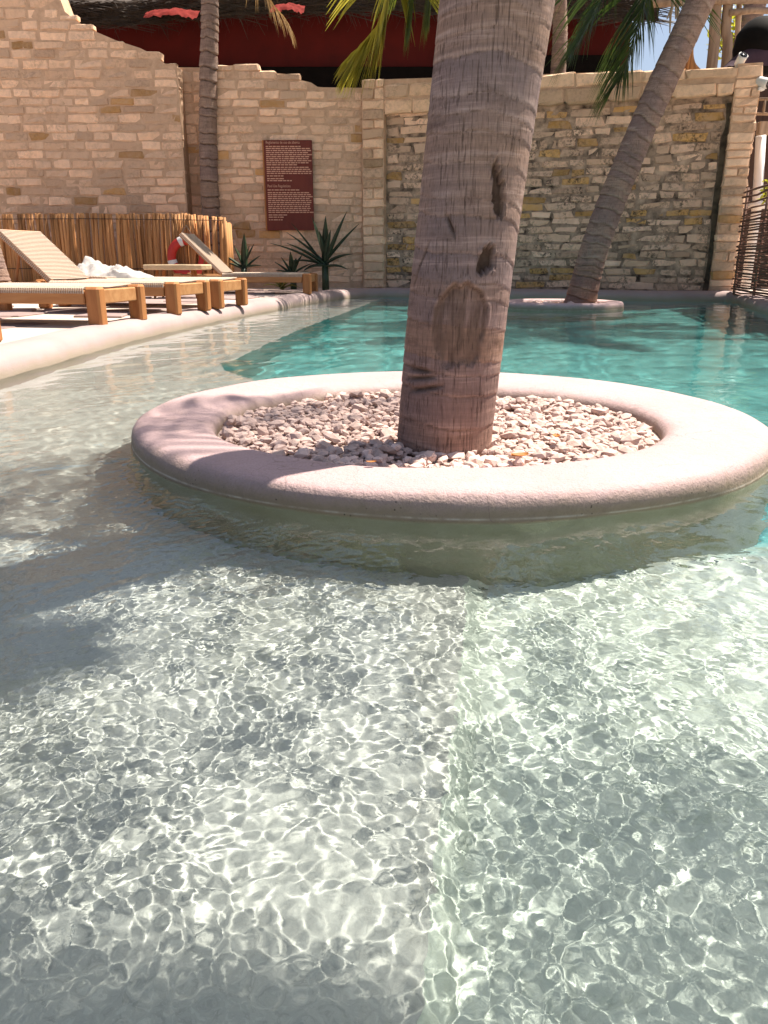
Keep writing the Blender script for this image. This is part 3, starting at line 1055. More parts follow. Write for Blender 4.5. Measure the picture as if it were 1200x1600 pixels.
# ------------------------------------------------------------------ planter rings
def planter(name_label, cx, cy, rx, ry, icx, icy, irx, iry, ztop, seed, nstone, nsingle, size):
    t = thing('planter_ring', name_label, 'planter', (cx, cy, 0), 'round planters standing in the pool')
    n = 192
    a = np.linspace(0, 2 * math.pi, n, endpoint=False)
    # profile from outside bottom over the rounded top to the inside: (blend outer->inner, z)
    pr = [(-0.02, -1.5), (-0.02, -0.3), (-0.005, -0.05), (0.0, 0.0), (0.003, 0.28), (0.016, 0.56), (0.048, 0.79), (0.105, 0.92), (0.20, 0.985), (0.36, 1.0), (0.56, 1.0), (0.72, 0.99), (0.86, 0.95), (0.945, 0.84), (0.985, 0.62), (1.0, 0.3), (1.0, -0.6)]
    rings = []
    for i, (b, z) in enumerate(pr):
        ox, oy = cx + rx * np.cos(a), cy + ry * np.sin(a)
        ixx, iyy = icx + irx * np.cos(a), icy + iry * np.sin(a)
        wob = 1 + 0.011 * vnoise(np.cos(a) * 2.2 + 7, np.sin(a) * 2.2, i * 0.15, seed) + 0.003 * vnoise(np.cos(a) * 6, np.sin(a) * 6, i * 0.3, seed + 1)
        px = cx + ((ox * (1 - b) + ixx * b) - cx) * wob
        py = cy + ((oy * (1 - b) + iyy * b) - cy) * wob
        pz = np.full(n, z if z < -0.2 else z * ztop)
        if z > 0.4:
            pz = pz + 0.005 * vnoise(np.cos(a) * 3, np.sin(a) * 3, i * 0.2, seed + 3)
        rings.append(np.column_stack([px, py, pz]))
    v, f = loft(rings)
    rim = obj('rim', v, f[:, :], M['rim'], t, True)
    RECV.append(rim)
    # bed
    zb = ztop * 0.30
    nb = 64
    ab = np.linspace(0, 2 * math.pi, nb, endpoint=False)
    v = [(icx, icy, zb)] + [(icx + irx * 1.02 * math.cos(w), icy + iry * 1.02 * math.sin(w), zb - 0.006) for w in ab]
    obj('gravel_base', v, [(0, 1 + i, 1 + (i + 1) % nb) for i in range(nb)], M['gravel_bed'], t)
    meshes = [rock_mesh('stone', M['gravel'], seed * 50 + i, 1, 0.42 + 0.06 * i) for i in range(8)]
    sr = np.random.default_rng(seed)
    st = []
    for i in range(nstone):
        w, q = sr.uniform(0, 6.2832), math.sqrt(sr.uniform(0, 1)) * 0.975
        s = size * min(2.0, sr.lognormal(-0.15, 0.34))
        st.append((icx + irx * q * math.cos(w), icy + iry * q * math.sin(w), s))
    st.sort(key=lambda p: math.hypot(p[0], p[1]) - p[2] * 3)
    V, F = [], []
    for i, (x, y, s) in enumerate(st):
        me = meshes[i % 8]
        rot = Matrix.Rotation(sr.uniform(0, 6.28), 3, 'Z') @ Matrix.Rotation(sr.uniform(-0.5, 0.5), 3, 'X')
        z = zb + s * sr.uniform(0.1, 0.75) + 0.008 * float(vnoise(x * 7, y * 7, 0, seed))
        if i < nsingle:
            o = link('stone', me, t)
            o.matrix_local = Matrix.Translation((x - cx, y - cy, z)) @ rot.to_4x4() @ Matrix.Diagonal((s, s, s, 1))
        else:
            n0 = len(V)
            for vt in me.vertices:
                p = rot @ vt.co * s
                V.append((x + p.x, y + p.y, z + p.z))
            for pl in me.polygons:
                F.append(tuple(n0 + k for k in pl.vertices))
    if F:
        obj('gravel', V, F, M['gravel'], t, kind='stuff')
    return t


planter('large round pink plaster planter ring full of pale gravel in the foreground', 0.225, 2.84, 1.125, 1.09, 0.185, 2.725, 0.775, 0.695, 0.072, 3, 3800, 300, 0.0195)
planter('small far pink planter ring at the foot of the leaning palm', 2.30, 10.35, 0.80, 0.72, 2.30, 10.35, 0.58, 0.50, 0.085, 6, 380, 40, 0.03)


# ------------------------------------------------------------------ palms
def trunk_mesh(curve, rad, nth, zs, ringgap, depth, seed, features=None, irr=1.0, lipd=0.8, bandk=1.0):
    """Trunk along a centre curve: sawtooth leaf-scar rings, fibres, optional scars. curve(z)->(x,y), rad(z)."""
    rg = np.random.default_rng(seed)
    zs = np.asarray(zs)
    th = np.linspace(0, 2 * math.pi, nth, endpoint=False)
    TH, ZZ = np.meshgrid(th, zs)
    cx, cy = np.cos(TH), np.sin(TH)
    # wavy ring coordinate
    w = ZZ + 0.35 * ringgap * vnoise(cx * 1.1 + 5, cy * 1.1, ZZ * 1.5, seed) * irr + 0.05 * ringgap * vnoise(cx * 5, cy * 5, ZZ * 6, seed + 1)
    C0 = np.array([curve(z) for z in zs])
    T0 = np.gradient(C0, axis=0) / np.gradient(zs)[:, None]
    w = w + rad(ZZ) * (cx * T0[:, 0:1] + cy * T0[:, 1:2])
    edges = [w.min() - 0.2]
    while edges[-1] < w.max() + 0.5:
        edges.append(edges[-1] + ringgap * rg.uniform(0.5, 1.6))
    edges = np.array(edges)
    idx = np.clip(np.searchsorted(edges, w) - 1, 0, len(edges) - 2)
    fr = (w - edges[idx]) / (edges[idx + 1] - edges[idx])
    amp = depth * (0.6 + 0.8 * _hash(idx, idx * 0, idx * 0, seed + 9))
    d = amp * (0.5 - fr) * 0.7 - amp * lipd * np.exp(-((fr - 0.99) / 0.05) ** 2) - amp * lipd * 0.5 * np.exp(-((fr - 0.0) / 0.035) ** 2)
    tone = _hash(idx, idx * 0 + 5, idx * 0, seed + 40) * 0.75 + 0.25 * (0.5 + 0.5 * vnoise(cx * 1.5, cy * 1.5, ZZ * 5, seed + 8))
    band = np.exp(-((fr - 0.12) / 0.12) ** 2) * (0.35 + 0.65 * _hash(idx, idx * 0 + 3, idx * 0, seed)) * np.clip(0.5 + vnoise(cx * 2, cy * 2, ZZ * 4, seed + 4), 0, 1)
    d = d + depth * 0.5 * fbm(cx * 2.3, cy * 2.3, ZZ * 3.0, seed + 2, 3) + depth * 0.07 * vnoise(cx * 30, cy * 30, ZZ * 3, seed + 6)
    scar = 0.55 * np.exp(-((fr - 0.975) / 0.030) ** 2) * np.clip(0.45 + 0.9 * vnoise(cx * 3, cy * 3, ZZ * 3, seed + 12), 0, 1)
    scar = scar + 0.16 * np.exp(-((fr - 0.5) / 0.05) ** 2) * np.clip(vnoise(cx * 3, cy * 3, ZZ * 9, seed + 13), 0, 1)
    if features:
        d, scar, band = features(TH, ZZ, d, scar, band)
    band = band * bandk
    if lipd > 1.0 and features is None:
        scar = scar * lipd * 1.3
    rr_ = rad(ZZ) + d
    C = np.array([curve(z) for z in zs])
    v = np.stack([C[:, 0:1] + rr_ * cx, C[:, 1:2] + rr_ * cy, ZZ], -1).reshape(-1, 3)
    return v, grid_faces(len(zs), nth, True), {'band': band.ravel(), 'scar': scar.ravel(), 'tone': tone.ravel()}


def frond_geo(P, nleaf, L, width, hang, seed, fwd=0.75, start=0.12, rach=0.018, lift=0.15):
    """A pinnate leaf on a rachis through points P: folded narrow leaflets both sides that droop by gravity."""
    rg = random.Random(seed)
    C = catmull(P, 40)
    C = [Vector(p) for p in C]
    V, F = tube_geo(C, [rach * (1 - 0.85 * i / 39) for i in range(40)], 5, False)
    V = [tuple(p) for p in V]
    F = [tuple(q) for q in F]
    for i in range(nleaf):
        t = start + (1 - start) * (i + rg.uniform(-0.3, 0.3)) / nleaf
        t = min(max(t, 0), 0.999)
        k = t * 39
        a = int(k)
        p = C[a].lerp(C[min(a + 1, 39)], k - a)
        tg = (C[min(a + 1, 39)] - C[max(a - 1, 0)]).normalized()
        side = tg.cross(Vector((0, 0, 1)))
        if side.length < 0.05:
            side = tg.cross(Vector((0, 1, 0)))
        side.normalize()
        upv = side.cross(tg).normalized()
        prof = math.sin(math.pi * min(1, (0.18 + 0.80 * t))) ** 0.6
        for s in (-1, 1):
            Lk = L * prof * rg.uniform(0.85, 1.1)
            d = (side * s + tg * (fwd + 0.5 * t) + upv * lift * rg.uniform(0.3, 1.6)).normalized()
            q = [p]
            dd = d.copy()
            nseg = 4
            for j in range(nseg):
                dd = (dd + Vector((0, 0, -1)) * hang * (0.16 + 0.12 * j) * rg.uniform(0.8, 1.2)).normalized()
                q.append(q[-1] + dd * Lk / nseg)
            wv = dd.cross(d)
            wv = (tg - d * tg.dot(d)).normalized()
            w_ = width * rg.uniform(0.8, 1.15)
            n0 = len(V)
            for j, pt in enumerate(q):
                ww = w_ * (0.55, 1.0, 0.85, 0.5, 0.04)[j] / 2
                V += [tuple(pt - wv * ww), tuple(pt + upv * -0.25 * ww), tuple(pt + wv * ww)]
            for j in range(nseg):
                b = n0 + j * 3
                F += [(b, b + 1, b + 4, b + 3), (b + 1, b + 2, b + 5, b + 4)]
    return V, F


def crown(parent, c, n, length, seed, mat, droop=1.0, nleaf=46, L=0.6, skip=None, el=(-0.2, 1.1)):
    rg = random.Random(seed)
    for i in range(n):
        az = 2 * math.pi * (i * 0.381966 + rg.uniform(-0.03, 0.03))
        e = el[0] + (el[1] - el[0]) * ((i + 0.5) / n)
        if skip and skip(az % (2 * math.pi), e):
            continue
        ln = length * rg.uniform(0.85, 1.1)
        P = [Vector(c)]
        d = Vector((math.cos(az) * math.cos(e), math.sin(az) * math.cos(e), math.sin(e)))
        for j in range(6):
            P.append(P[-1] + d * ln / 6)
            d = (d + Vector((0, 0, -1)) * 0.17 * droop * (0.6 + 0.25 * j)).normalized()
        V, F = frond_geo(P, nleaf, L, 0.035, 0.9, seed * 100 + i)
        obj('frond', V, F, mat, parent)


# the big trunk in the foreground planter
def main_curve(z):
    t = max(z, 0)
    return (0.190 + 0.066 * t + 0.024 * t * t - 0.0024 * t ** 3, 2.42 - 0.005 * t)


def main_rad(Z):
    return 0.147 + 0.006 * np.exp(-Z / 0.10) + 0.007 * np.clip(Z, 0, 1.4) - 0.006 * np.clip(Z - 1.4, 0, 6) + 0.002 * np.sin(Z * 5.0)


def main_feat(TH, Z, d, scar, band):
    a = (TH + math.pi / 2 + math.pi) % (2 * math.pi) - math.pi        # 0 faces the camera, positive to the right
    wob = 0.10 * vnoise(a * 9, Z * 30, 0, 77) + 0.05 * vnoise(a * 40, Z * 30, 0, 78)
    # large old wound, arched on top
    r = (np.abs((a + 0.03 - 0.9 * np.clip(0.36 - Z, 0, 1)) / 0.54) ** 2.6 + np.abs((Z - 0.415) / 0.122) ** 2.6) ** (1 / 2.6) + wob * 0.8
    ins = np.clip((1 - r) / 0.12, 0, 1)
    d = d * (1 - 0.6 * ins) - 0.011 * ins
    lip = np.exp(-((r - 1.04) / 0.07) ** 2)
    d = d + 0.0035 * lip * np.clip((Z - 0.36) / 0.06, 0, 1)
    scar = np.maximum(scar, 0.72 * ins * np.clip(0.75 + 0.9 * vnoise(a * 9, Z * 16, 0, 5), 0, 1))
    scar = np.maximum(scar, 0.9 * np.exp(-((r - 0.93) / 0.06) ** 2) * np.clip((Z - 0.30) / 0.1, 0.3, 1))
    band = band * (1 - ins)
    # two knocked-out pockets
    for (a0, z0, ra, rz, sh) in ((0.40, 0.775, 0.14, 0.075, -1.6), (0.34, 0.592, 0.20, 0.040, 0.0)):
        q = np.sqrt(((a - a0 - sh * (Z - z0)) / ra) ** 2 + ((Z - z0) / rz) ** 2) + wob * 2.2 + 0.25 * vnoise(a * 60, Z * 8, 0, 79)
        k = np.clip((1 - q) / 0.25, 0, 1)
        d = d - 0.020 * k
        scar = np.maximum(scar, 1.15 * k)
        d = d + 0.004 * np.exp(-((q - 1.12) / 0.1) ** 2)
    # axe cuts low on the left
    for (a0, z0, wid, sl) in ((-0.75, 0.262, 0.40, 0.02), (-0.62, 0.232, 0.42, 0.03), (-0.80, 0.285, 0.32, -0.01), (-1.05, 0.58, 0.22, 0.32), (-0.42, 0.69, 0.12, -0.25)):
        k = np.exp(-((Z - z0 - sl * (a - a0)) / 0.0065) ** 2) * np.clip(1.2 - ((a - a0) / wid) ** 2, 0, 1)
        d = d - 0.013 * k
        scar = np.maximum(scar, k)
    return d, scar, band


zs = np.concatenate([np.arange(-0.02, 1.75, 0.0046), np.linspace(1.76, 8.6, 80)])
palm = thing('palm_tree', 'thick grey scarred palm trunk rising from the gravel of the foreground planter', 'palm tree', (0.19, 2.42, 0.02), 'palm trees round the pool')
v, f, at_ = trunk_mesh(main_curve, main_rad, 240, zs, 0.062, 0.0024, 21, main_feat, 1.0, 0.7, 0.7)
obj('trunk', v, f, M['bark'], palm, True, attr=at_)
cx, cy = main_curve(8.5)
crown(palm, (cx, cy, 8.55), 16, 2.4, 5, M['leaf'], 1.0, 44, 0.5, skip=lambda a, e: math.cos(a - 0.25) > 0.45)
for i, (ox, oy, oz) in enumerate(((0, 0, 0), (0.50, 0.10, -0.1))):
    V, F = frond_geo([Vector((cx, cy, 8.55)), Vector((1.6 + ox * .5, 3.2 + oy, 8.6)), Vector((2.1 + ox, 4.0 + oy, 7.8 + oz)), Vector((2.3 + ox, 4.45 + oy, 6.8 + oz)), Vector((2.2 + ox, 4.65 + oy, 5.9 + oz))], 34, 0.62, 0.045, 0.6, 300 + i, 0.5, 0.2)
    obj('frond', V, F, M['leaf'], palm)
for i, P in enumerate((((2.0, 2.5, 9.0), (3.0, 2.6, 8.9), (3.78, 2.5, 8.25)), ((2.0, 2.2, 9.0), (2.9, 2.0, 8.9), (3.55, 1.9, 8.2)), ((1.9, 2.9, 9.0), (2.6, 3.2, 8.9), (3.1, 3.4, 8.3)))):
    V, F = frond_geo([Vector((cx, cy, 8.55))] + [Vector(p) for p in P], 46, 0.6, 0.055, 0.7, 320 + i, 0.5, 0.2)
    obj('frond', V, F, M['leaf'], palm)


def curve_palm(label, pts, r0, r1, flare, gap, depth, seed, mat, nth=72, dz=0.009, lipd=1.2):
    P = catmull(pts, 200)
    zz = np.arange(P[0, 2], P[-1, 2], dz)
    cf = lambda z: (float(np.interp(z, P[:, 2], P[:, 0])), float(np.interp(z, P[:, 2], P[:, 1])))
    t = thing('palm_tree', label, 'palm tree', tuple(P[0]), 'palm trees round the pool')
    rad = lambda Z: r0 + (r1 - r0) * np.clip((Z - zz[0]) / (zz[-1] - zz[0]), 0, 1) + flare * np.exp(-(Z - zz[0]) / 0.18)
    v, f, a = trunk_mesh(cf, rad, nth, zz, gap, depth, seed, None, 0.6, lipd, 1.3)
    obj('trunk', v, f, mat, t, True, attr=a)
    return t, Vector(P[-1])


# leaning palm in the far planter
b0 = at(897, 474, z=0.04)
Yl = 10.35
lean, tip = curve_palm('ringed palm trunk leaning right from the small far planter', [(b0.x, Yl, 0.0), at(935, 370, Y=Yl), at(990, 232, Y=Yl), at(1043, 112, Y=Yl), at(1095, 0, Y=Yl), (4.15, Yl, 4.6), (4.45, Yl, 5.4)], 0.185, 0.165, 0.03, 0.115, 0.012, 31, M['bark_ringed'])
crown(lean, tip, 13, 2.6, 8, M['leaf_shaded'], 1.1, 40, 0.6, skip=lambda a, e: e < 0.15 and math.cos(a - math.pi) > 0.2)
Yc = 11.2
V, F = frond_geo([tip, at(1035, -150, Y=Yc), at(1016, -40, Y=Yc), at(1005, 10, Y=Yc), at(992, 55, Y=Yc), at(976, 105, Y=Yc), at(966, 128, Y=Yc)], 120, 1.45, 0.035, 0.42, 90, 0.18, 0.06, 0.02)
obj('frond', V, F, M['leaf_shaded'], lean)

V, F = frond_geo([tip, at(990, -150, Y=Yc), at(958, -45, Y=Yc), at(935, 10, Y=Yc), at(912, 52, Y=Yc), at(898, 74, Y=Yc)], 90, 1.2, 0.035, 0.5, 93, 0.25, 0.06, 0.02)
obj('frond', V, F, M['leaf_shaded'], lean)

# thin palm standing in the wall's niche
xt = at(325, 300, Y=14.2)
thin, tip2 = curve_palm('thin ringed palm trunk standing in the niche of the tall wall', [(xt.x, 14.2, 0.1), at(326, 250, Y=14.2), at(326, 120, Y=14.2), at(328, 0, Y=14.15), (at(331, -60, Y=14.1).x, 14.1, 6.2)], 0.165, 0.125, 0.03, 0.165, 0.020, 51, M['bark_ringed'], 56, 0.009, 1.8)
crown(thin, tip2, 12, 2.4, 18, M['leaf'], 1.0, 34, 0.6, el=(0.1, 1.1))
Yd = 12.7
V, F = frond_geo([tip2, at(380, -120, Y=Yd), at(404, -45, Y=Yd), at(420, -2, Y=Yd), at(444, 30, Y=Yd), at(456, 58, Y=Yd)], 40, 0.60, 0.04, 0.9, 71, 0.5, 0.3, 0.02)
obj('frond', V, F, M['leaf_dead'], thin)

# palm standing behind the wall; its trunk shows beside the big trunk, one golden frond hangs over the wall
xb = at(874, 60, Y=15.6)
back, tip3 = curve_palm('palm standing behind the wall with a golden green frond hanging over the wall top', [(xb.x, 15.6, 0.1), at(873, 100, Y=15.6), at(874, 0, Y=15.6), (xb.x - 0.2, 15.2, 6.3), (xb.x - 0.5, 14.6, 7.0)], 0.15, 0.12, 0.03, 0.14, 0.012, 61, M['bark_ringed'], 40, 0.03)
crown(back, tip3, 11, 2.6, 28, M['leaf'], 1.0, 34, 0.6, el=(0.2, 1.1))
Ya = 12.4
V, F = frond_geo([tip3, at(655, -170, Y=Ya), at(616, -60, Y=Ya), at(608, 0, Y=Ya), at(600, 32, Y=Ya), at(583, 60, Y=Ya), at(561, 85, Y=Ya), at(546, 102, Y=Ya)], 150, 1.25, 0.055, 0.42, 72, 0.5, 0.1, 0.024)
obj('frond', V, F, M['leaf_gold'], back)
V, F = frond_geo([tip3, at(720, -170, Y=13.2), at(690, -90, Y=13.2), at(676, -20, Y=13.2), at(672, 20, Y=13.2)], 80, 1.1, 0.05, 0.9, 73, 0.4, 0.1, 0.024)
obj('frond', V, F, M['leaf'], back)

V, F = frond_geo([tip3, at(668, -150, Y=12.9), at(652, -60, Y=12.9), at(646, 0, Y=12.9), at(640, 45, Y=12.9)], 90, 1.0, 0.045, 0.8, 74, 0.4, 0.08, 0.022)
obj('frond', V, F, M['leaf'], back)
V, F = frond_geo([tip3, Vector((1.9, 13.8, 6.4)), Vector((1.3, 12.9, 5.6)), Vector((0.95, 11.9, 5.0)), Vector((0.75, 11.0, 4.6))], 40, 0.8, 0.06, 0.5, 75, 0.4, 0.12)
obj('frond', V, F, M['leaf'], back)

# flared palm foot at the left edge of the picture
xl = at(-12, 420, Y=9.6)
left, tip4 = curve_palm('flared ringed palm foot cut by the left edge behind the loungers', [(xl.x, 9.6, 0.1), (xl.x - 0.02, 9.6, 0.6), (xl.x - 0.10, 9.6, 1.2), (xl.x - 0.5, 9.6, 3.0), (xl.x - 0.9, 9.5, 5.6)], 0.155, 0.12, 0.16, 0.055, 0.008, 66, M['bark_ringed'], 56)
crown(left, tip4, 11, 2.3, 38, M['leaf'], 1.0, 32, 0.55, el=(0.2, 1.1))

# ------------------------------------------------------------------ stick fence on the left
YF = 13.15
x0, x1 = at(-60, 400, Y=YF).x, at(352, 400, Y=YF).x
fence = thing('stick_fence', 'low fence of upright brown sticks in front of the tall wall', 'fence', ((x0 + x1) / 2, YF, DECK))
rr = random.Random(9)
x = x0
while x < x1:
    r = rr.uniform(0.022, 0.036)
    top = at(180, 334, Y=YF).z + rr.uniform(-0.010, 0.012) - max(0, (x - x1 + 0.6)) * 0.10
    lean_ = rr.uniform(-0.03, 0.04) + 0.015
    yj = YF + rr.uniform(-0.03, 0.04)
    bend = rr.uniform(-0.018, 0.018)
    pts = [(x + lean_, yj, top), (x + lean_ * 0.55 + bend, yj + rr.uniform(-.01, .01), top * 0.66), (x + lean_ * 0.2 + bend * 0.6, yj, top * 0.33), (x, yj, DECK - 0.02)]
    vv, ff = tube_geo(pts, [r * 0.85, r * 0.95, r, r * 1.05], 7)
    obj('stick', vv, ff, M['stick'], fence, True)
    x += r * 1.3 + rr.uniform(0.0, 0.006)
for zz in (at(180, 343, Y=YF).z, 0.45):
    mb = MB()
    mb.tube([(x0, YF - 0.05, zz), ((x0 + x1) / 2, YF - 0.055, zz + 0.01), (x1, YF - 0.05, zz - 0.015)], 0.006, 5)
    mb.build('tie_wire', M['dark_wood'], fence)
for i in range(7):
    r = rr.uniform(0.025, 0.035)
    yj = YF + 0.06 + i * 0.062
    vv, ff = tube_geo([(x1 + 0.02, yj, 1.16 + rr.uniform(-0.02, 0.02)), (x1 + 0.02 + rr.uniform(-.01, .01), yj, DECK - 0.02)], r, 7)
    obj('stick', vv, ff, M['stick'], fence, True)


# ------------------------------------------------------------------ loungers
def make_lounger(label, x, y, ang, back_deg, W=0.72, L=1.95, hinge=1.28):
    """Local frame: foot end at x = 0, head towards -x, width along +y from 0 to W. Corner leg at the origin."""
    t = thing('sun_lounger', label, 'sun lounger', (x, y, DECK), 'teak sun loungers beside the pool')
    t.rotation_euler = (0, 0, ang)
    hs = 0.285
    def P(name, mb, mat, par=t, smooth=False, kind=None):
        return mb.build(name, mat, par, smooth, kind, world=False)
    for lx in (-0.055, -L + 0.12):
        for ly in (0.05, W - 0.05):
            mb = MB()
            mb.box((lx, ly, hs / 2 + 0.003), (0.115, 0.105, hs + 0.004), None, 0.016)
            P('leg', mb, M['teak_v'])
    for ly in (0.028, W - 0.028):
        mb = MB()
        mb.box((-L / 2 - 0.02, ly, hs - 0.066), (L - 0.20, 0.05, 0.105), None, 0.008)
        P('side_rail', mb, M['teak'])
    for lx in (-0.05, -L + 0.12):
        mb = MB()
        mb.box((lx, W / 2, hs - 0.066), (0.05, W - 0.21, 0.105), None, 0.008)
        P('end_rail', mb, M['teak'])
    # woven seat: cords across, wrapped round the side rails
    mb = MB()
    x_ = -0.12
    top = hs + 0.002
    while x_ > -hinge:
        sag = -0.006
        mb.tube([(x_, -0.004, top - 0.095 * 0.45), (x_, -0.004, top - 0.006), (x_, 0.02, top + 0.006), (x_, W / 2, top + sag), (x_, W - 0.02, top + 0.006), (x_, W + 0.004, top - 0.006), (x_, W + 0.004, top - 0.045)], 0.0068, 5, False)
        x_ -= 0.0185
    mb.box((-(0.12 + hinge) / 2, W / 2, top - 0.012), (hinge - 0.13, W - 0.10, 0.006))
    P('woven_seat', mb, M['cord'], kind='stuff')
    # backrest
    bl = L - hinge + 0.02
    rot = Matrix.Rotation(R(back_deg), 3, 'Y')
    piv = Vector((-hinge - 0.02, 0, hs - 0.01))
    def T(p):
        return rot @ Vector(p) + piv
    fr = MB()
    for ly in (0.075, W - 0.075):
        fr.box(T((-bl / 2, ly, 0)), (bl, 0.04, 0.05), rot, 0.006)
    fr.box(T((-bl + 0.02, W / 2, 0)), (0.04, W - 0.2, 0.05), rot, 0.006)
    bf = P('backrest_frame', fr, M['teak_v'])
    mb = MB()
    u = 0.02
    while u < bl - 0.01:
        mb.tube([T((-u, 0.05, -0.01)), T((-u, 0.055, 0.028)), T((-u, W / 2, 0.024)), T((-u, W - 0.055, 0.028)), T((-u, W - 0.05, -0.01))], 0.0068, 5, False)
        u += 0.0185
    mb.box(T((-bl / 2, W / 2, 0.018)), (bl - 0.03, W - 0.12, 0.006), rot)
    P('woven_back', mb, M['cord'], kind='stuff')
    if back_deg > 8:
        e = T((-bl * 0.62, 0, 0))
        for ly in (0.10, W - 0.10):
            mb = MB()
            mb.tube([(e.x, ly, e.z), (e.x - 0.10, ly, hs - 0.06)], 0.014, 6)
            P('prop', mb, M['teak_v'])
    return t


A_ = [at(148, 512, z=DECK), at(268, 493, z=DECK), at(337, 483, z=DECK)]
make_lounger('nearest full teak lounger on the left with its woven seat lying flat', A_[0].x + 0.06, A_[0].y - 0.02, R(-11), 0)
make_lounger('teak lounger with raised woven backrest between two flat loungers', A_[1].x + 0.06, A_[1].y - 0.02, R(-13), 42)
l3 = make_lounger('flat teak lounger with a heap of white towels on its head end', A_[2].x + 0.06, A_[2].y - 0.02, R(-13), 2)
f4 = at(478, 459, z=DECK)
make_lounger('far teak lounger with raised back standing by the spiky plants', f4.x + 0.10, f4.y - 0.35, R(-4), 44, L=2.05)
make_lounger('teak lounger of which only a dark leg shows at the left edge', at(-36, 537, z=DECK).x, at(-36, 537, z=DECK).y - 0.6, R(-9), 0)

# towels on the third lounger
nu, nv = 60, 30
uu, vv = np.meshgrid(np.linspace(0, 1, nu), np.linspace(0, 1, nv))
tw = at(115, 430, z=0.42)
tx0, tx1 = at(108, 430, Y=8.9).x, at(232, 430, Y=8.9).x
XX = tx0 + (tx1 - tx0) * uu
YY = 8.60 + 0.55 * vv + 0.05 * vnoise(uu * 5, vv * 4, 0, 8)
env = np.clip(np.sin(math.pi * np.clip(uu, 0.0, 1)) * np.sin(math.pi * vv), 0, 1) ** 0.5
base = 0.408
hh = env * (0.05 + 0.10 * np.exp(-((uu - 0.27) / 0.16) ** 2) + 0.05 * np.exp(-((uu - 0.66) / 0.2) ** 2))
hh = hh * (1 + 0.8 * fbm(uu * 9, vv * 5, 1.7, 14, 3)) + env * 0.03 * np.abs(vnoise(uu * 16 + vv * 6, vv * 9, 0, 3))
ZZ = base + hh
obj_t = obj('towel', np.stack([XX, YY, ZZ], -1).reshape(-1, 3), grid_faces(nv, nu), M['towel'], smooth=True)
tag(obj_t, 'crumpled white towels heaped on the head end of a flat lounger', 'towel')

# side table with a wood-slab top
tc = at(276, 417, Y=10.4)
tab = thing('side_table', 'low side table with a pale live edge wood slab behind the loungers', 'table', (tc.x, tc.y, DECK))
n = 28
a = np.linspace(0, 2 * math.pi, n, endpoint=False)
rx = 0.43 * (1 + 0.10 * np.cos(3 * a + 1) + 0.05 * np.sin(5 * a))
ring = lambda k, z: [(tc.x + r_ * math.cos(w) * k, tc.y + 0.6 * r_ * math.sin(w) * k, z) for r_, w in zip(rx, a)]
zt = tc.z + 0.03
v = ring(0.97, zt - 0.065) + ring(1.0, zt - 0.05) + ring(1.0, zt - 0.012) + ring(0.975, zt)
f = [(j * n + i, j * n + (i + 1) % n, (j + 1) * n + (i + 1) % n, (j + 1) * n + i) for j in range(3) for i in range(n)] + [tuple(range(n))[::-1], tuple(3 * n + i for i in range(n))]
obj('tabletop', v, f, M['slab'], tab)
for dx, dy in ((-0.22, -0.12), (0.22, -0.12), (-0.2, 0.12), (0.2, 0.12)):
    vv_, ff_ = tube_geo([(tc.x + dx, tc.y + dy, zt - 0.06), (tc.x + dx * 1.25, tc.y + dy * 1.25, DECK - 0.01)], [0.022, 0.016], 8)
    obj('leg', vv_, ff_, M['teak_v'], tab, True)

# lifebuoy on the fence
lc = at(293, 402, Y=YF - 0.14)
buoy = thing('lifebuoy', 'red and white lifebuoy hanging by a rope on the stick fence', 'lifebuoy', tuple(lc))
Rb, rb = 0.255, 0.072
segs = []
nu, nv = 64, 14
gaps = [(R(100), R(116)), (R(190), R(206)), (R(280), R(296)), (R(10), R(26))]
def torus_piece(a0, a1, rad, nn):
    A = np.linspace(a0, a1, nn)
    B = np.linspace(0, 2 * math.pi, 14, endpoint=False)
    AA, BB = np.meshgrid(A, B, indexing='ij')
    rr_ = Rb + rad * np.cos(BB)
    return np.stack([lc.x + rr_ * np.cos(AA), lc.y + rad * np.sin(BB), lc.z + rr_ * np.sin(AA)], -1).reshape(-1, 3), grid_faces(nn, 14, True)
v, f = torus_piece(0, 2 * math.pi, rb, 72)
obj('ring', v, f, M['buoy_red'], buoy, True)
for g0, g1 in gaps:
    v, f = torus_piece(g0, g1, rb + 0.004, 8)
    obj('white_band', v, f, M['white'], buoy, True)
nail = at(291, 352, Y=YF - 0.06)
mb = MB()
mb.tube([lc + Vector((-0.24, -0.02, 0.09)), nail, lc + Vector((0.24, -0.02, 0.09))], 0.010, 6)
mb.build('rope', M['rope'], buoy)


# ------------------------------------------------------------------ spiky plants
def blade(P0, d, L, w, droop, thick=0.18, n=7):
    """A long channelled leaf."""
    d = Vector(d).normalized()
    p = Vector(P0)
    side = d.cross(Vector((0, 0, 1)))
    if side.length < 0.05:
        side = Vector((1, 0, 0))
    side.normalize()
    V, F = [], []
    for i in range(n + 1):
        t = i / n
        ww = w * (0.75 + 0.9 * t * (1 - t)) * (1 - t ** 3) + 0.002
        up = side.cross(d).normalized()
        V += [tuple(p - side * ww + up * ww * 0.45), tuple(p - up * ww * thick), tuple(p + side * ww + up * ww * 0.45), tuple(p - up * (ww * thick + 0.004))]
        p = p + d * L / n
        d = (d + Vector((0, 0, -1)) * droop / n).normalized()
    for i in range(n):
        b = i * 4
        for k in range(3):
            pass
        F += [(b, b + 1, b + 5, b + 4), (b + 1, b + 2, b + 6, b + 5), (b + 2, b + 3, b + 7, b + 6), (b + 3, b, b + 4, b + 7)]
    F.append((n * 4 + 3, n * 4 + 2, n * 4 + 1, n * 4))
    return V, F


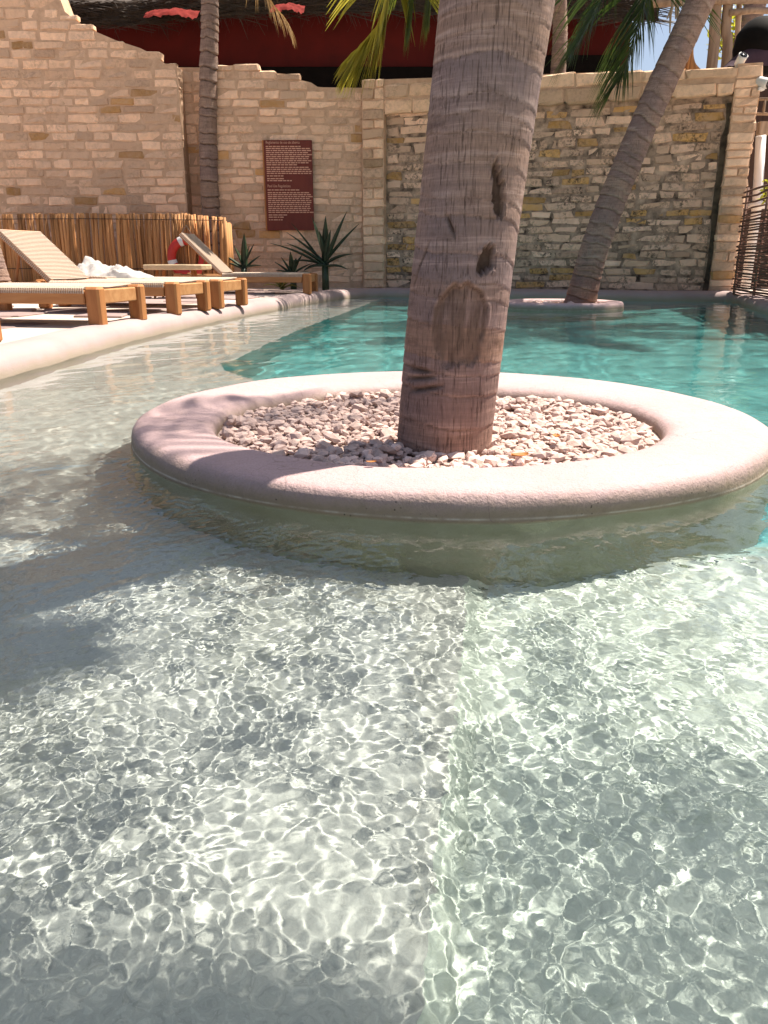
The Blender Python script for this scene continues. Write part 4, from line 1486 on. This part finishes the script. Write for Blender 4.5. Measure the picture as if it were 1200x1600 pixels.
def spiky(label, base, leaves, w, mat, trunk=None, seed=1):
    t = thing('agave_plant', label, 'plant', tuple(base), 'spiky plants at the foot of the wall')
    if trunk:
        vv_, ff_ = tube_geo([(base.x, base.y, DECK - 0.02), (base.x, base.y, base.z)], [trunk * 1.1, trunk], 9)
        obj('stem', vv_, ff_, M['agave'], t, True)
    rg = random.Random(seed)
    for (dx, dz, L, dr) in leaves:
        d = Vector((dx, rg.uniform(-0.55, 0.35), dz))
        V, F = blade(base + Vector((rg.uniform(-.02, .02), rg.uniform(-.02, .02), rg.uniform(-.03, .03))), d, L, w * rg.uniform(0.85, 1.15), dr)
        obj('leaf', V, F, mat, t, True)
    return t


Yp = 13.2
spiky('tallest dark spiky plant with long blades beside the stone pier', at(508, 415, Y=Yp), [(-1, 0.62, 0.95, 0.35), (-1, 0.95, 0.8, 0.25), (-0.75, 1.1, 0.85, 0.2), (-0.35, 1.2, 0.8, 0.1), (0.05, 1.2, 0.75, 0.05), (0.45, 1.0, 0.98, 0.1), (0.75, 0.9, 0.85, 0.2), (0.9, 0.55, 0.5, 0.5), (-0.9, 0.35, 0.6, 0.6), (0.7, 0.2, 0.4, 0.8), (-0.6, 0.1, 0.4, 0.8), (0.2, 1.0, 0.6, 0.3), (-0.15, 1.0, 0.55, 0.1), (-1, 0.75, 0.7, 0.3)], 0.058, M['agave'], 0.055, 4)
spiky('dark spiky plant with one tall blade beside the fence end', at(381, 420, Y=Yp), [(-1, 0.75, 0.55, 0.2), (-0.3, 0.8, 0.4, 0.1), (0.1, 1.2, 0.58, 0.05), (0.45, 0.9, 0.42, 0.1), (0.8, 0.8, 0.35, 0.3), (-0.7, 0.4, 0.35, 0.4), (0.8, 0.3, 0.3, 0.5), (0.3, 1, 0.35, 0.2)], 0.058, M['agave'], 0.05, 6)
spiky('small low dark agave between the two taller spiky plants', at(458, 428, Y=Yp + 0.1), [(-1, 0.9, 0.36, 0.2), (-0.5, 1.0, 0.34, 0.2), (0, 1.2, 0.36, 0.1), (0.5, 1.0, 0.36, 0.2), (1, 0.7, 0.4, 0.3), (-1, 0.5, 0.3, 0.4), (1, 0.4, 0.3, 0.5), (0.2, 0.9, 0.3, 0.3)], 0.05, M['agave'], 0.05, 7)
spiky('small yellow green bromeliad on the pale gravel under the far lounger', at(440, 452, z=DECK + 0.02), [(-1, 0.6, 0.3, 1.0), (-0.6, 0.9, 0.26, 0.8), (0.0, 1.0, 0.24, 0.6), (0.6, 0.9, 0.28, 0.8), (1, 0.5, 0.3, 1.0), (0.3, 0.5, 0.25, 1.0), (-0.3, 0.5, 0.25, 1.0), (0.9, 0.8, 0.24, 0.9)], 0.028, M['bromeliad'], None, 9)

# ------------------------------------------------------------------ sign on the wall
YS = 14.25 - 0.075
s_tl, s_br = at(413, 219, Y=YS), at(491, 360, Y=YS)
s_bl = at(417, 360, Y=YS)
sx0, sx1, sz0, sz1 = (s_tl.x + s_bl.x) / 2, s_br.x, s_br.z, s_tl.z
sign = thing('pool_sign', 'tall dark red wooden sign with two blocks of pale lettering on the wall', 'sign', ((sx0 + sx1) / 2, YS, (sz0 + sz1) / 2))
mb = MB()
mb.box(((sx0 + sx1) / 2, YS, (sz0 + sz1) / 2), (sx1 - sx0, 0.05, sz1 - sz0), None, 0.006)
mb.build('board', M['sign'], sign)
mb = MB()
mb.box((sx0 - 0.014, YS + 0.004, (sz0 + sz1) / 2), (0.024, 0.06, sz1 - sz0), None, 0.004)
mb.build('edge_batten', M['teak_v'], sign)
SW, SH = sx1 - sx0, sz1 - sz0


def sign_text(txt, u, w, h):
    cu = bpy.data.curves.new('lettering', 'FONT')
    cu.body = txt
    cu.size = h
    cu.extrude = 0.001
    cu.materials.append(M['letters'])
    o = bpy.data.objects.new('lettering', cu)
    COL.objects.link(o)
    bpy.context.view_layer.update()
    if o.dimensions.x > 0:
        cu.size = h
        o.scale = (w / o.dimensions.x, 1, 1)
    me = bpy.data.meshes.new_from_object(o)
    sc_ = o.scale.copy()
    bpy.data.objects.remove(o)
    o = link('lettering', me)
    o.scale = sc_
    o.parent = sign
    o.rotation_euler = (math.pi / 2, 0, 0)
    o.location = (sx0 + 0.035 * SW / 0.8 - sign.location.x, YS - 0.028 - sign.location.y, sz1 - u * SH - sign.location.z)
    return o


sign_text('Reglamento de uso de alberca', 0.040, SW * 0.70, 0.062)
sign_text('Pool Use Regulations', 0.515, SW * 0.48, 0.062)
rr = random.Random(3)
rows = [(0.070, 0.76), (0.092, 0.92), (0.114, 0.92), (0.136, 0.92), (0.158, 0.90), (0.180, 0.92), (0.202, 0.92), (0.224, 0.92), (0.246, 0.92), (0.268, 0.62), (0.296, 0.92), (0.318, 0.93), (0.340, 0.93), (0.362, 0.93), (0.390, 0.36), (0.420, 0.32), (0.442, 0.52),
        (0.545, 0.72), (0.575, 0.88), (0.597, 0.93), (0.619, 0.93), (0.641, 0.90), (0.663, 0.93), (0.685, 0.92), (0.707, 0.90), (0.729, 0.93), (0.751, 0.9), (0.773, 0.92), (0.795, 0.92), (0.825, 0.40), (0.850, 0.36), (0.88, 0.33)]
for u, wd in rows:
    mb = MB()
    x_ = sx0 + 0.035
    xe = sx0 + SW * wd
    while x_ < xe:
        wl = rr.uniform(0.025, 0.085)
        mb.box((x_ + wl / 2, YS - 0.0268, sz1 - u * SH), (wl, 0.004, 0.016))
        x_ += wl + 0.012
    mb.build('text_line', M['letters'], sign)

# ------------------------------------------------------------------ red thatched building behind the wall
YB = 17.2
bld = thing('thatched_building', 'dark red building with a low thatched eave behind the wall', 'building', (-1.5, YB, 0.1))
bx0, bx1 = at(20, 60, Y=YB).x, at(985, 60, Y=YB).x
mb = MB()
mb.box(((bx0 + bx1) / 2, YB + 0.15, 2.9), (bx1 - bx0, 0.3, 5.6))
mb.build('wall', M['red_wall'], bld)
mb = MB()
zl = at(300, 102, Y=YB - 0.3).z
mb.box(((bx0 + bx1) / 2, YB - 0.10, zl / 2 + 0.05), (bx1 - bx0 - 0.06, 0.19, zl - 0.1), None, 0.01)  # black slab added to imitate the shade low on the red wall
mb.build('shade_slab', M['black'], bld)
mb = MB()
p0, p1 = at(800, 88, Y=YB - 0.3), at(960, 118, Y=YB - 0.3)
mb.box(((p0.x + p1.x) / 2 - 0.6, YB - 0.35, (p0.z + p1.z) / 2), (p1.x - p0.x + 1.3, 0.12, p0.z - p1.z), None, 0.01)
mb.build('beam', M['black'], bld)
# thatch eave: a deep slab with a ragged lower edge of strands
ez = lambda x: at(300, 26, Y=16.2).z + 0.10 * math.sin((x + 3.0) * 0.5) - 0.05 * (x < -4)
n = 40
v, f = [], []
for i in range(n + 1):
    x = bx0 - 0.3 + (bx1 - bx0 + 0.5) * i / n
    z = ez(x)
    v += [(x, 16.2, z), (x, 16.2, z + 0.35), (x, 19.5, z + 2.3), (x, 19.5, z + 1.9)]
for i in range(n):
    a_, b_ = i * 4, i * 4 + 4
    f += [(a_, b_, b_ + 1, a_ + 1), (a_ + 1, b_ + 1, b_ + 2, a_ + 2), (a_ + 3, a_, b_, b_ + 3)][:3]
obj('thatch_roof', v, [tuple(q) for q in f], M['thatch'], bld)
V, F = [], []
rr = random.Random(12)
for i in range(2600):
    x = rr.uniform(bx0 - 0.3, bx1 + 0.2)
    z = ez(x) + rr.uniform(-0.02, 0.42)
    y = 16.2 - rr.uniform(0.0, 0.05)
    ln = rr.uniform(0.25, 0.7)
    tilt = rr.choice((-1, 1)) * rr.uniform(0.0, 0.35) if rr.random() < 0.25 else rr.choice((-1, 1)) * rr.uniform(1.1, 1.5)
    dx, dz = math.sin(tilt) * ln, -math.cos(tilt) * ln * 0.6
    w = rr.uniform(0.006, 0.014)
    n0 = len(V)
    V += [(x, y + 0.02, z), (x + w, y, z + w), (x + dx, y - 0.05, z + dz), (x + dx, y - 0.04, z + dz + w)]
    F += [(n0, n0 + 2, n0 + 3, n0 + 1)]
obj('thatch', V, F, M['thatch'], bld, kind='stuff')
# red cloths added on the eave, imitating sunlit patches of the red wall
for (px, py, w_, lab) in ((274, 30, 0.95, 'red cloth added on the thatched eave for a sunlit patch of wall'), (452, 22, 0.6, 'smaller red cloth added behind the dry frond for a sunlit patch of wall')):
    c = at(px, py, Y=16.05)
    nu, nv = 26, 10
    uu, vv = np.meshgrid(np.linspace(-0.5, 0.5, nu), np.linspace(0, 1, nv))
    XX = c.x + uu * w_
    YY = 16.08 - 0.42 * vv + 0.03 * vnoise(uu * 9, vv * 5, 0, 2)
    ZZ = c.z + 0.12 - 0.20 * vv ** 1.5 + 0.05 * np.cos(uu * math.pi) + 0.02 * vnoise(uu * 14, vv * 6, 0, 4) - 0.03 * (vv > 0.95) * np.abs(vnoise(uu * 60, 0, 0, 6))
    tag(obj('sun_patch_cloth', np.stack([XX, YY, ZZ], -1).reshape(-1, 3), grid_faces(nv, nu), M['sun_patch_cloth'], smooth=True), lab, 'cloth', 'red sun patches added on the eave')

# ------------------------------------------------------------------ timber frame and odds and ends at the top right
Yq = 14.6
per = thing('pergola', 'weathered driftwood frame of posts and beams above the right wall end', 'timber frame', (at(1120, 60, Y=Yq).x, Yq, 0.1))
for px, w_, lean_ in ((1112, 0.10, 0.02), (1134, 0.09, -0.03), (1148, 0.05, 0.02)):
    p = at(px, 105, Y=Yq)
    q = at(px + 6, -20, Y=Yq)
    pts = [(p.x, Yq, 0.1), (p.x, Yq, p.z), ((p.x + q.x) / 2 + lean_, Yq, (p.z + q.z) / 2), (q.x, Yq, q.z + 0.4)]
    vv_, ff_ = tube_geo(catmull(pts, 16), w_ * 0.9, 9)
    obj('post', vv_, ff_, M['drift'], per, True)
for (a_, b_, w_) in (((1000, 6), (1215, -2), 0.07), ((1140, 20), (1215, 17), 0.05), ((1140, -12), (1215, -14), 0.06)):
    pa, pb = at(*a_, Y=Yq - 0.1), at(*b_, Y=Yq - 0.1)
    vv_, ff_ = tube_geo([pa, (pa + pb) / 2 + Vector((0, 0, 0.02)), pb], w_, 8)
    obj('beam', vv_, ff_, M['drift'], per, True)
for i in range(9):
    pa, pb = at(1094 - i * 3.2, 20 + i * 8, Y=Yq - 0.25), at(1066 + i * 3.5, 112, Y=Yq - 0.3)
    vv_, ff_ = tube_geo([pa, pb], 0.03, 6)
    obj('branch', vv_, ff_, M['stick'], per, True)
# hanging pale roots beside the leaning palm
for i in range(5):
    pa, pb = at(1052 + i * 4, -10, Y=12.2), at(1042 + i * 4.5, 30 + 22 * (i % 3), Y=12.2)
    vv_, ff_ = tube_geo([pa, (pa + pb) / 2 + Vector((0.03 * (-1) ** i, 0, 0)), pb], [0.02, 0.018, 0.008], 6)
    o = obj('dry_stalk', vv_, ff_, M['rope'], lean, True)
# second leaning trunk, dark
pts = [at(1150, 120, Y=16.0), at(1165, 60, Y=16.0), at(1190, -30, Y=16.0)]
pt = thing('palm_tree', 'dark palm trunk behind the timber frame at the top right', 'palm tree', (pts[0].x, 16.0, 0.1), 'palm trees round the pool')
v, f, a_ = trunk_mesh(lambda z: (float(np.interp(z, [0.1, pts[0].z, pts[1].z, pts[2].z], [pts[0].x - 0.3, pts[0].x, pts[1].x, pts[2].x])), 16.0), lambda Z: 0.19 + 0 * Z, 40, np.arange(0.1, pts[2].z + 0.6, 0.03), 0.13, 0.012, 91)
obj('trunk', v, f, M['bark_ringed'], pt, True, attr=a_)
# round black jar and a slumped canvas on the pier
jc = at(1184, 72, Y=12.9)
prof = [(0.0, -0.38), (0.18, -0.37), (0.30, -0.26), (0.36, -0.05), (0.33, 0.16), (0.22, 0.30), (0.12, 0.36), (0.0, 0.37)]
n = 32
a = np.linspace(0, 2 * math.pi, n, endpoint=False)
v = [(jc.x + 0.02 + r_ * math.cos(w), jc.y + r_ * math.sin(w), jc.z + z_) for r_, z_ in [(max(r0, 0.002), z0) for r0, z0 in prof] for w in a]
tag(obj('black_jar', v, grid_faces(len(prof), n, True), M['black'], smooth=True), 'large round black jar on the pier cut by the right edge', 'jar')
nu, nv = 24, 12
uu, vv = np.meshgrid(np.linspace(0, 1, nu), np.linspace(0, 1, nv))
ca, cb = at(1128, 103, Y=12.75), at(1172, 60, Y=12.75)
XX = ca.x + (cb.x - ca.x) * uu * 1.9
ZZ = ca.z - 0.06 + 1.1 * (cb.z - ca.z) * np.clip(uu * 1.5, 0, 1) ** 0.8 * np.sin(math.pi * vv) ** 0.55 + 0.012 * vnoise(uu * 8, vv * 8, 0, 3)
YY = 12.5 + 0.6 * vv
tag(obj('canvas_cover', np.stack([XX, YY, ZZ], -1).reshape(-1, 3), grid_faces(nv, nu), M['grey_cloth'], smooth=True), 'slumped purple grey canvas beside the black jar on the pier', 'canvas')


def spotlight(label, c, d):
    t = thing('spotlight', label, 'spotlight', tuple(c), 'white spotlights on the pier')
    d = Vector(d).normalized()
    vv_, ff_ = tube_geo([c - d * 0.09, c - d * 0.06, c + d * 0.06, c + d * 0.085], [0.035, 0.062, 0.066, 0.070], 14)
    obj('housing', vv_, ff_, M['white'], t, True)
    vv_, ff_ = tube_geo([c + d * 0.080, c + d * 0.094], 0.055, 14)
    obj('lens', vv_, ff_, M['glass_black'], t, True)
    mb = MB()
    mb.box(c + Vector((0, 0.02, -0.085)), (0.09, 0.09, 0.05), None, 0.008)
    mb.build('bracket', M['white'], t)


spotlight('white spotlight standing on top of the right pier', at(1157, 95, Y=12.45), (0.1, -0.6, 0.6))
spotlight('white spotlight fixed to the right side of the pier', at(1191, 128, Y=12.3), (0.7, -0.6, -0.35))

# yellow-green shrubs: one behind the frame, one at the right edge
def leaf_shrub(label, c, rad, nl, size, seed):
    t = thing('shrub', label, 'shrub', tuple(c), 'yellow green shrubs behind the right wall end')
    rg = random.Random(seed)
    mb = MB()
    for i in range(5):
        mb.tube([c + Vector((0, 0, -rad * 1.2)), c + Vector((rg.uniform(-1, 1), rg.uniform(-1, 1), rg.uniform(0, 1))) * rad * 0.7], [0.012, 0.005], 5)
    mb.build('stem', M['dark_wood'], t)
    V, F = [], []
    for i in range(nl):
        d = Vector((rg.gauss(0, 1), rg.gauss(0, 1), rg.gauss(0, 1))).normalized() * rg.random() ** 0.4
        p = c + Vector((d.x * rad, d.y * rad, d.z * rad * 1.3))
        a1 = Vector((rg.gauss(0, 1), rg.gauss(0, 1), rg.gauss(0, 0.6))).normalized()
        b1 = a1.cross(Vector((rg.gauss(0, 1), rg.gauss(0, 1), rg.gauss(0, 1)))).normalized()
        s = size * rg.uniform(0.6, 1.2)
        n0 = len(V)
        V += [tuple(p - a1 * s), tuple(p + b1 * s * 0.35), tuple(p + a1 * s), tuple(p - b1 * s * 0.35)]
        F.append((n0, n0 + 1, n0 + 2, n0 + 3))
    obj('foliage', V, F, M['shrub'], t, kind='stuff')


leaf_shrub('yellow green leafy shrub seen between the driftwood posts', at(1143, 48, Y=16.3), 0.42, 260, 0.10, 3)
leaf_shrub('small yellow green leafy sprig at the right edge above the rod screen', at(1203, 300, Y=11.6), 0.16, 90, 0.06, 5)

# rod screen along the pool's right edge
scr = thing('rod_screen', 'low screen of dark horizontal woven rods right of the stone pier', 'fence', (4.95, 10.5, 0.1))
rr = random.Random(33)
pA, pB = Vector((5.27, 12.1, 0)), Vector((4.62, 8.6, 0))
z = 0.10
while z < 1.55:
    jit = lambda: Vector((rr.uniform(-.012, .012), 0, rr.uniform(-.010, .010)))
    pts = [pA.lerp(pB, k / 6) + Vector((0.018 * (-1) ** (k + int(z * 30)), 0, z)) + jit() for k in range(7)]
    vv_, ff_ = tube_geo(pts, rr.uniform(0.010, 0.017), 6)
    obj('rod', vv_, ff_, M['rod'], scr, True)
    z += rr.uniform(0.032, 0.046) if z < 1.2 else rr.uniform(0.05, 0.09)
for k in (0.04, 0.35, 0.68, 0.98):
    p = pA.lerp(pB, k)
    vv_, ff_ = tube_geo([(p.x, p.y, 0.05), (p.x, p.y, 1.58)], 0.02, 7)
    obj('stake', vv_, ff_, M['rod'], scr, True)

# dark timber hut behind the screen
hut = thing('timber_hut', 'dark timber hut with a railing behind the rod screen', 'hut', (6.6, 14.2, 0.1))
mb = MB()
mb.box((7.6, 14.4, 1.9), (3.2, 0.2, 3.6))
mb.build('wall', M['dark_wood'], hut)
for (ya, yb) in ((155, 178), (190, 211)):
    pa, pb = at(1150, ya, Y=13.4), at(1150, yb, Y=13.4)
    if ya == 190:
        mb = MB()
        mb.box((7.2, 13.4, (pa.z + pb.z) / 2), (2.6, 0.12, pa.z - pb.z), None, 0.01)
        mb.build('beam', M['drift'], hut)
    else:
        for i in range(14):
            vv_, ff_ = tube_geo([(5.95 + i * 0.11, 13.4, pb.z), (5.95 + i * 0.11, 13.4, pa.z)], 0.022, 6)
            obj('baluster', vv_, ff_, M['drift'], hut, True)
        for z_ in (pa.z, pb.z):
            vv_, ff_ = tube_geo([(5.85, 13.4, z_), (7.6, 13.4, z_)], 0.025, 6)
            obj('rail', vv_, ff_, M['drift'], hut, True)
pa, pb = at(1189, 212, Y=13.2), at(1183, 320, Y=13.2)
pp = thing('white_post', 'slender white post behind the rod screen at the right edge', 'post', (pb.x, 13.2, pb.z))
vv_, ff_ = tube_geo([(pb.x, 13.2, 0.1), (pb.x, 13.2, pb.z), (pa.x, 13.2, pa.z)], 0.075, 12)
obj('shaft', vv_, ff_, M['white'], pp, True)
vv_, ff_ = tube_geo([(pb.x, 13.2, pb.z - 0.06), (pb.x, 13.2, pb.z), (pb.x, 13.2, pb.z + 0.05)], [0.13, 0.14, 0.10], 12)
obj('collar', vv_, ff_, M['white'], pp, True)

# ------------------------------------------------------------------ small things
def curled_leaf(label, c, L, w, ang, mat):
    nu, nv = 10, 5
    uu, vv = np.meshgrid(np.linspace(-1, 1, nu), np.linspace(-1, 1, nv))
    wid = w * np.sqrt(np.clip(1.02 - uu ** 2, 0, 1))
    lx, ly = uu * L, vv * wid
    lz = 0.35 * w * vv ** 2 + 0.25 * L * uu ** 2 * 0.5 + 0.012
    ca, sa = math.cos(ang), math.sin(ang)
    v = np.stack([c.x + lx * ca - ly * sa, c.y + lx * sa + ly * ca, c.z + lz], -1).reshape(-1, 3)
    o = obj('fallen_leaf', v, grid_faces(nv, nu), mat, smooth=True)
    tag(o, label, 'leaf', 'fallen leaves on the planter')


curled_leaf('curled orange fallen leaf on the gravel at the planter rim', at(812, 719, z=0.04), 0.028, 0.017, 0.3, M['dry_leaf'])
curled_leaf('small rust brown fallen leaf standing among the stones right of the trunk', at(869, 688, z=0.05), 0.020, 0.012, 1.4, M['dry_leaf'])
curled_leaf('tiny pale brown fallen leaf lying on the planter rim', at(580, 729, z=0.068), 0.014, 0.007, 0.1, M['dry_leaf'])

for o in RECV:
    o.cycles.is_caustics_receiver = True
print('bricks in panel', nrec, 'flagstones', nflag)
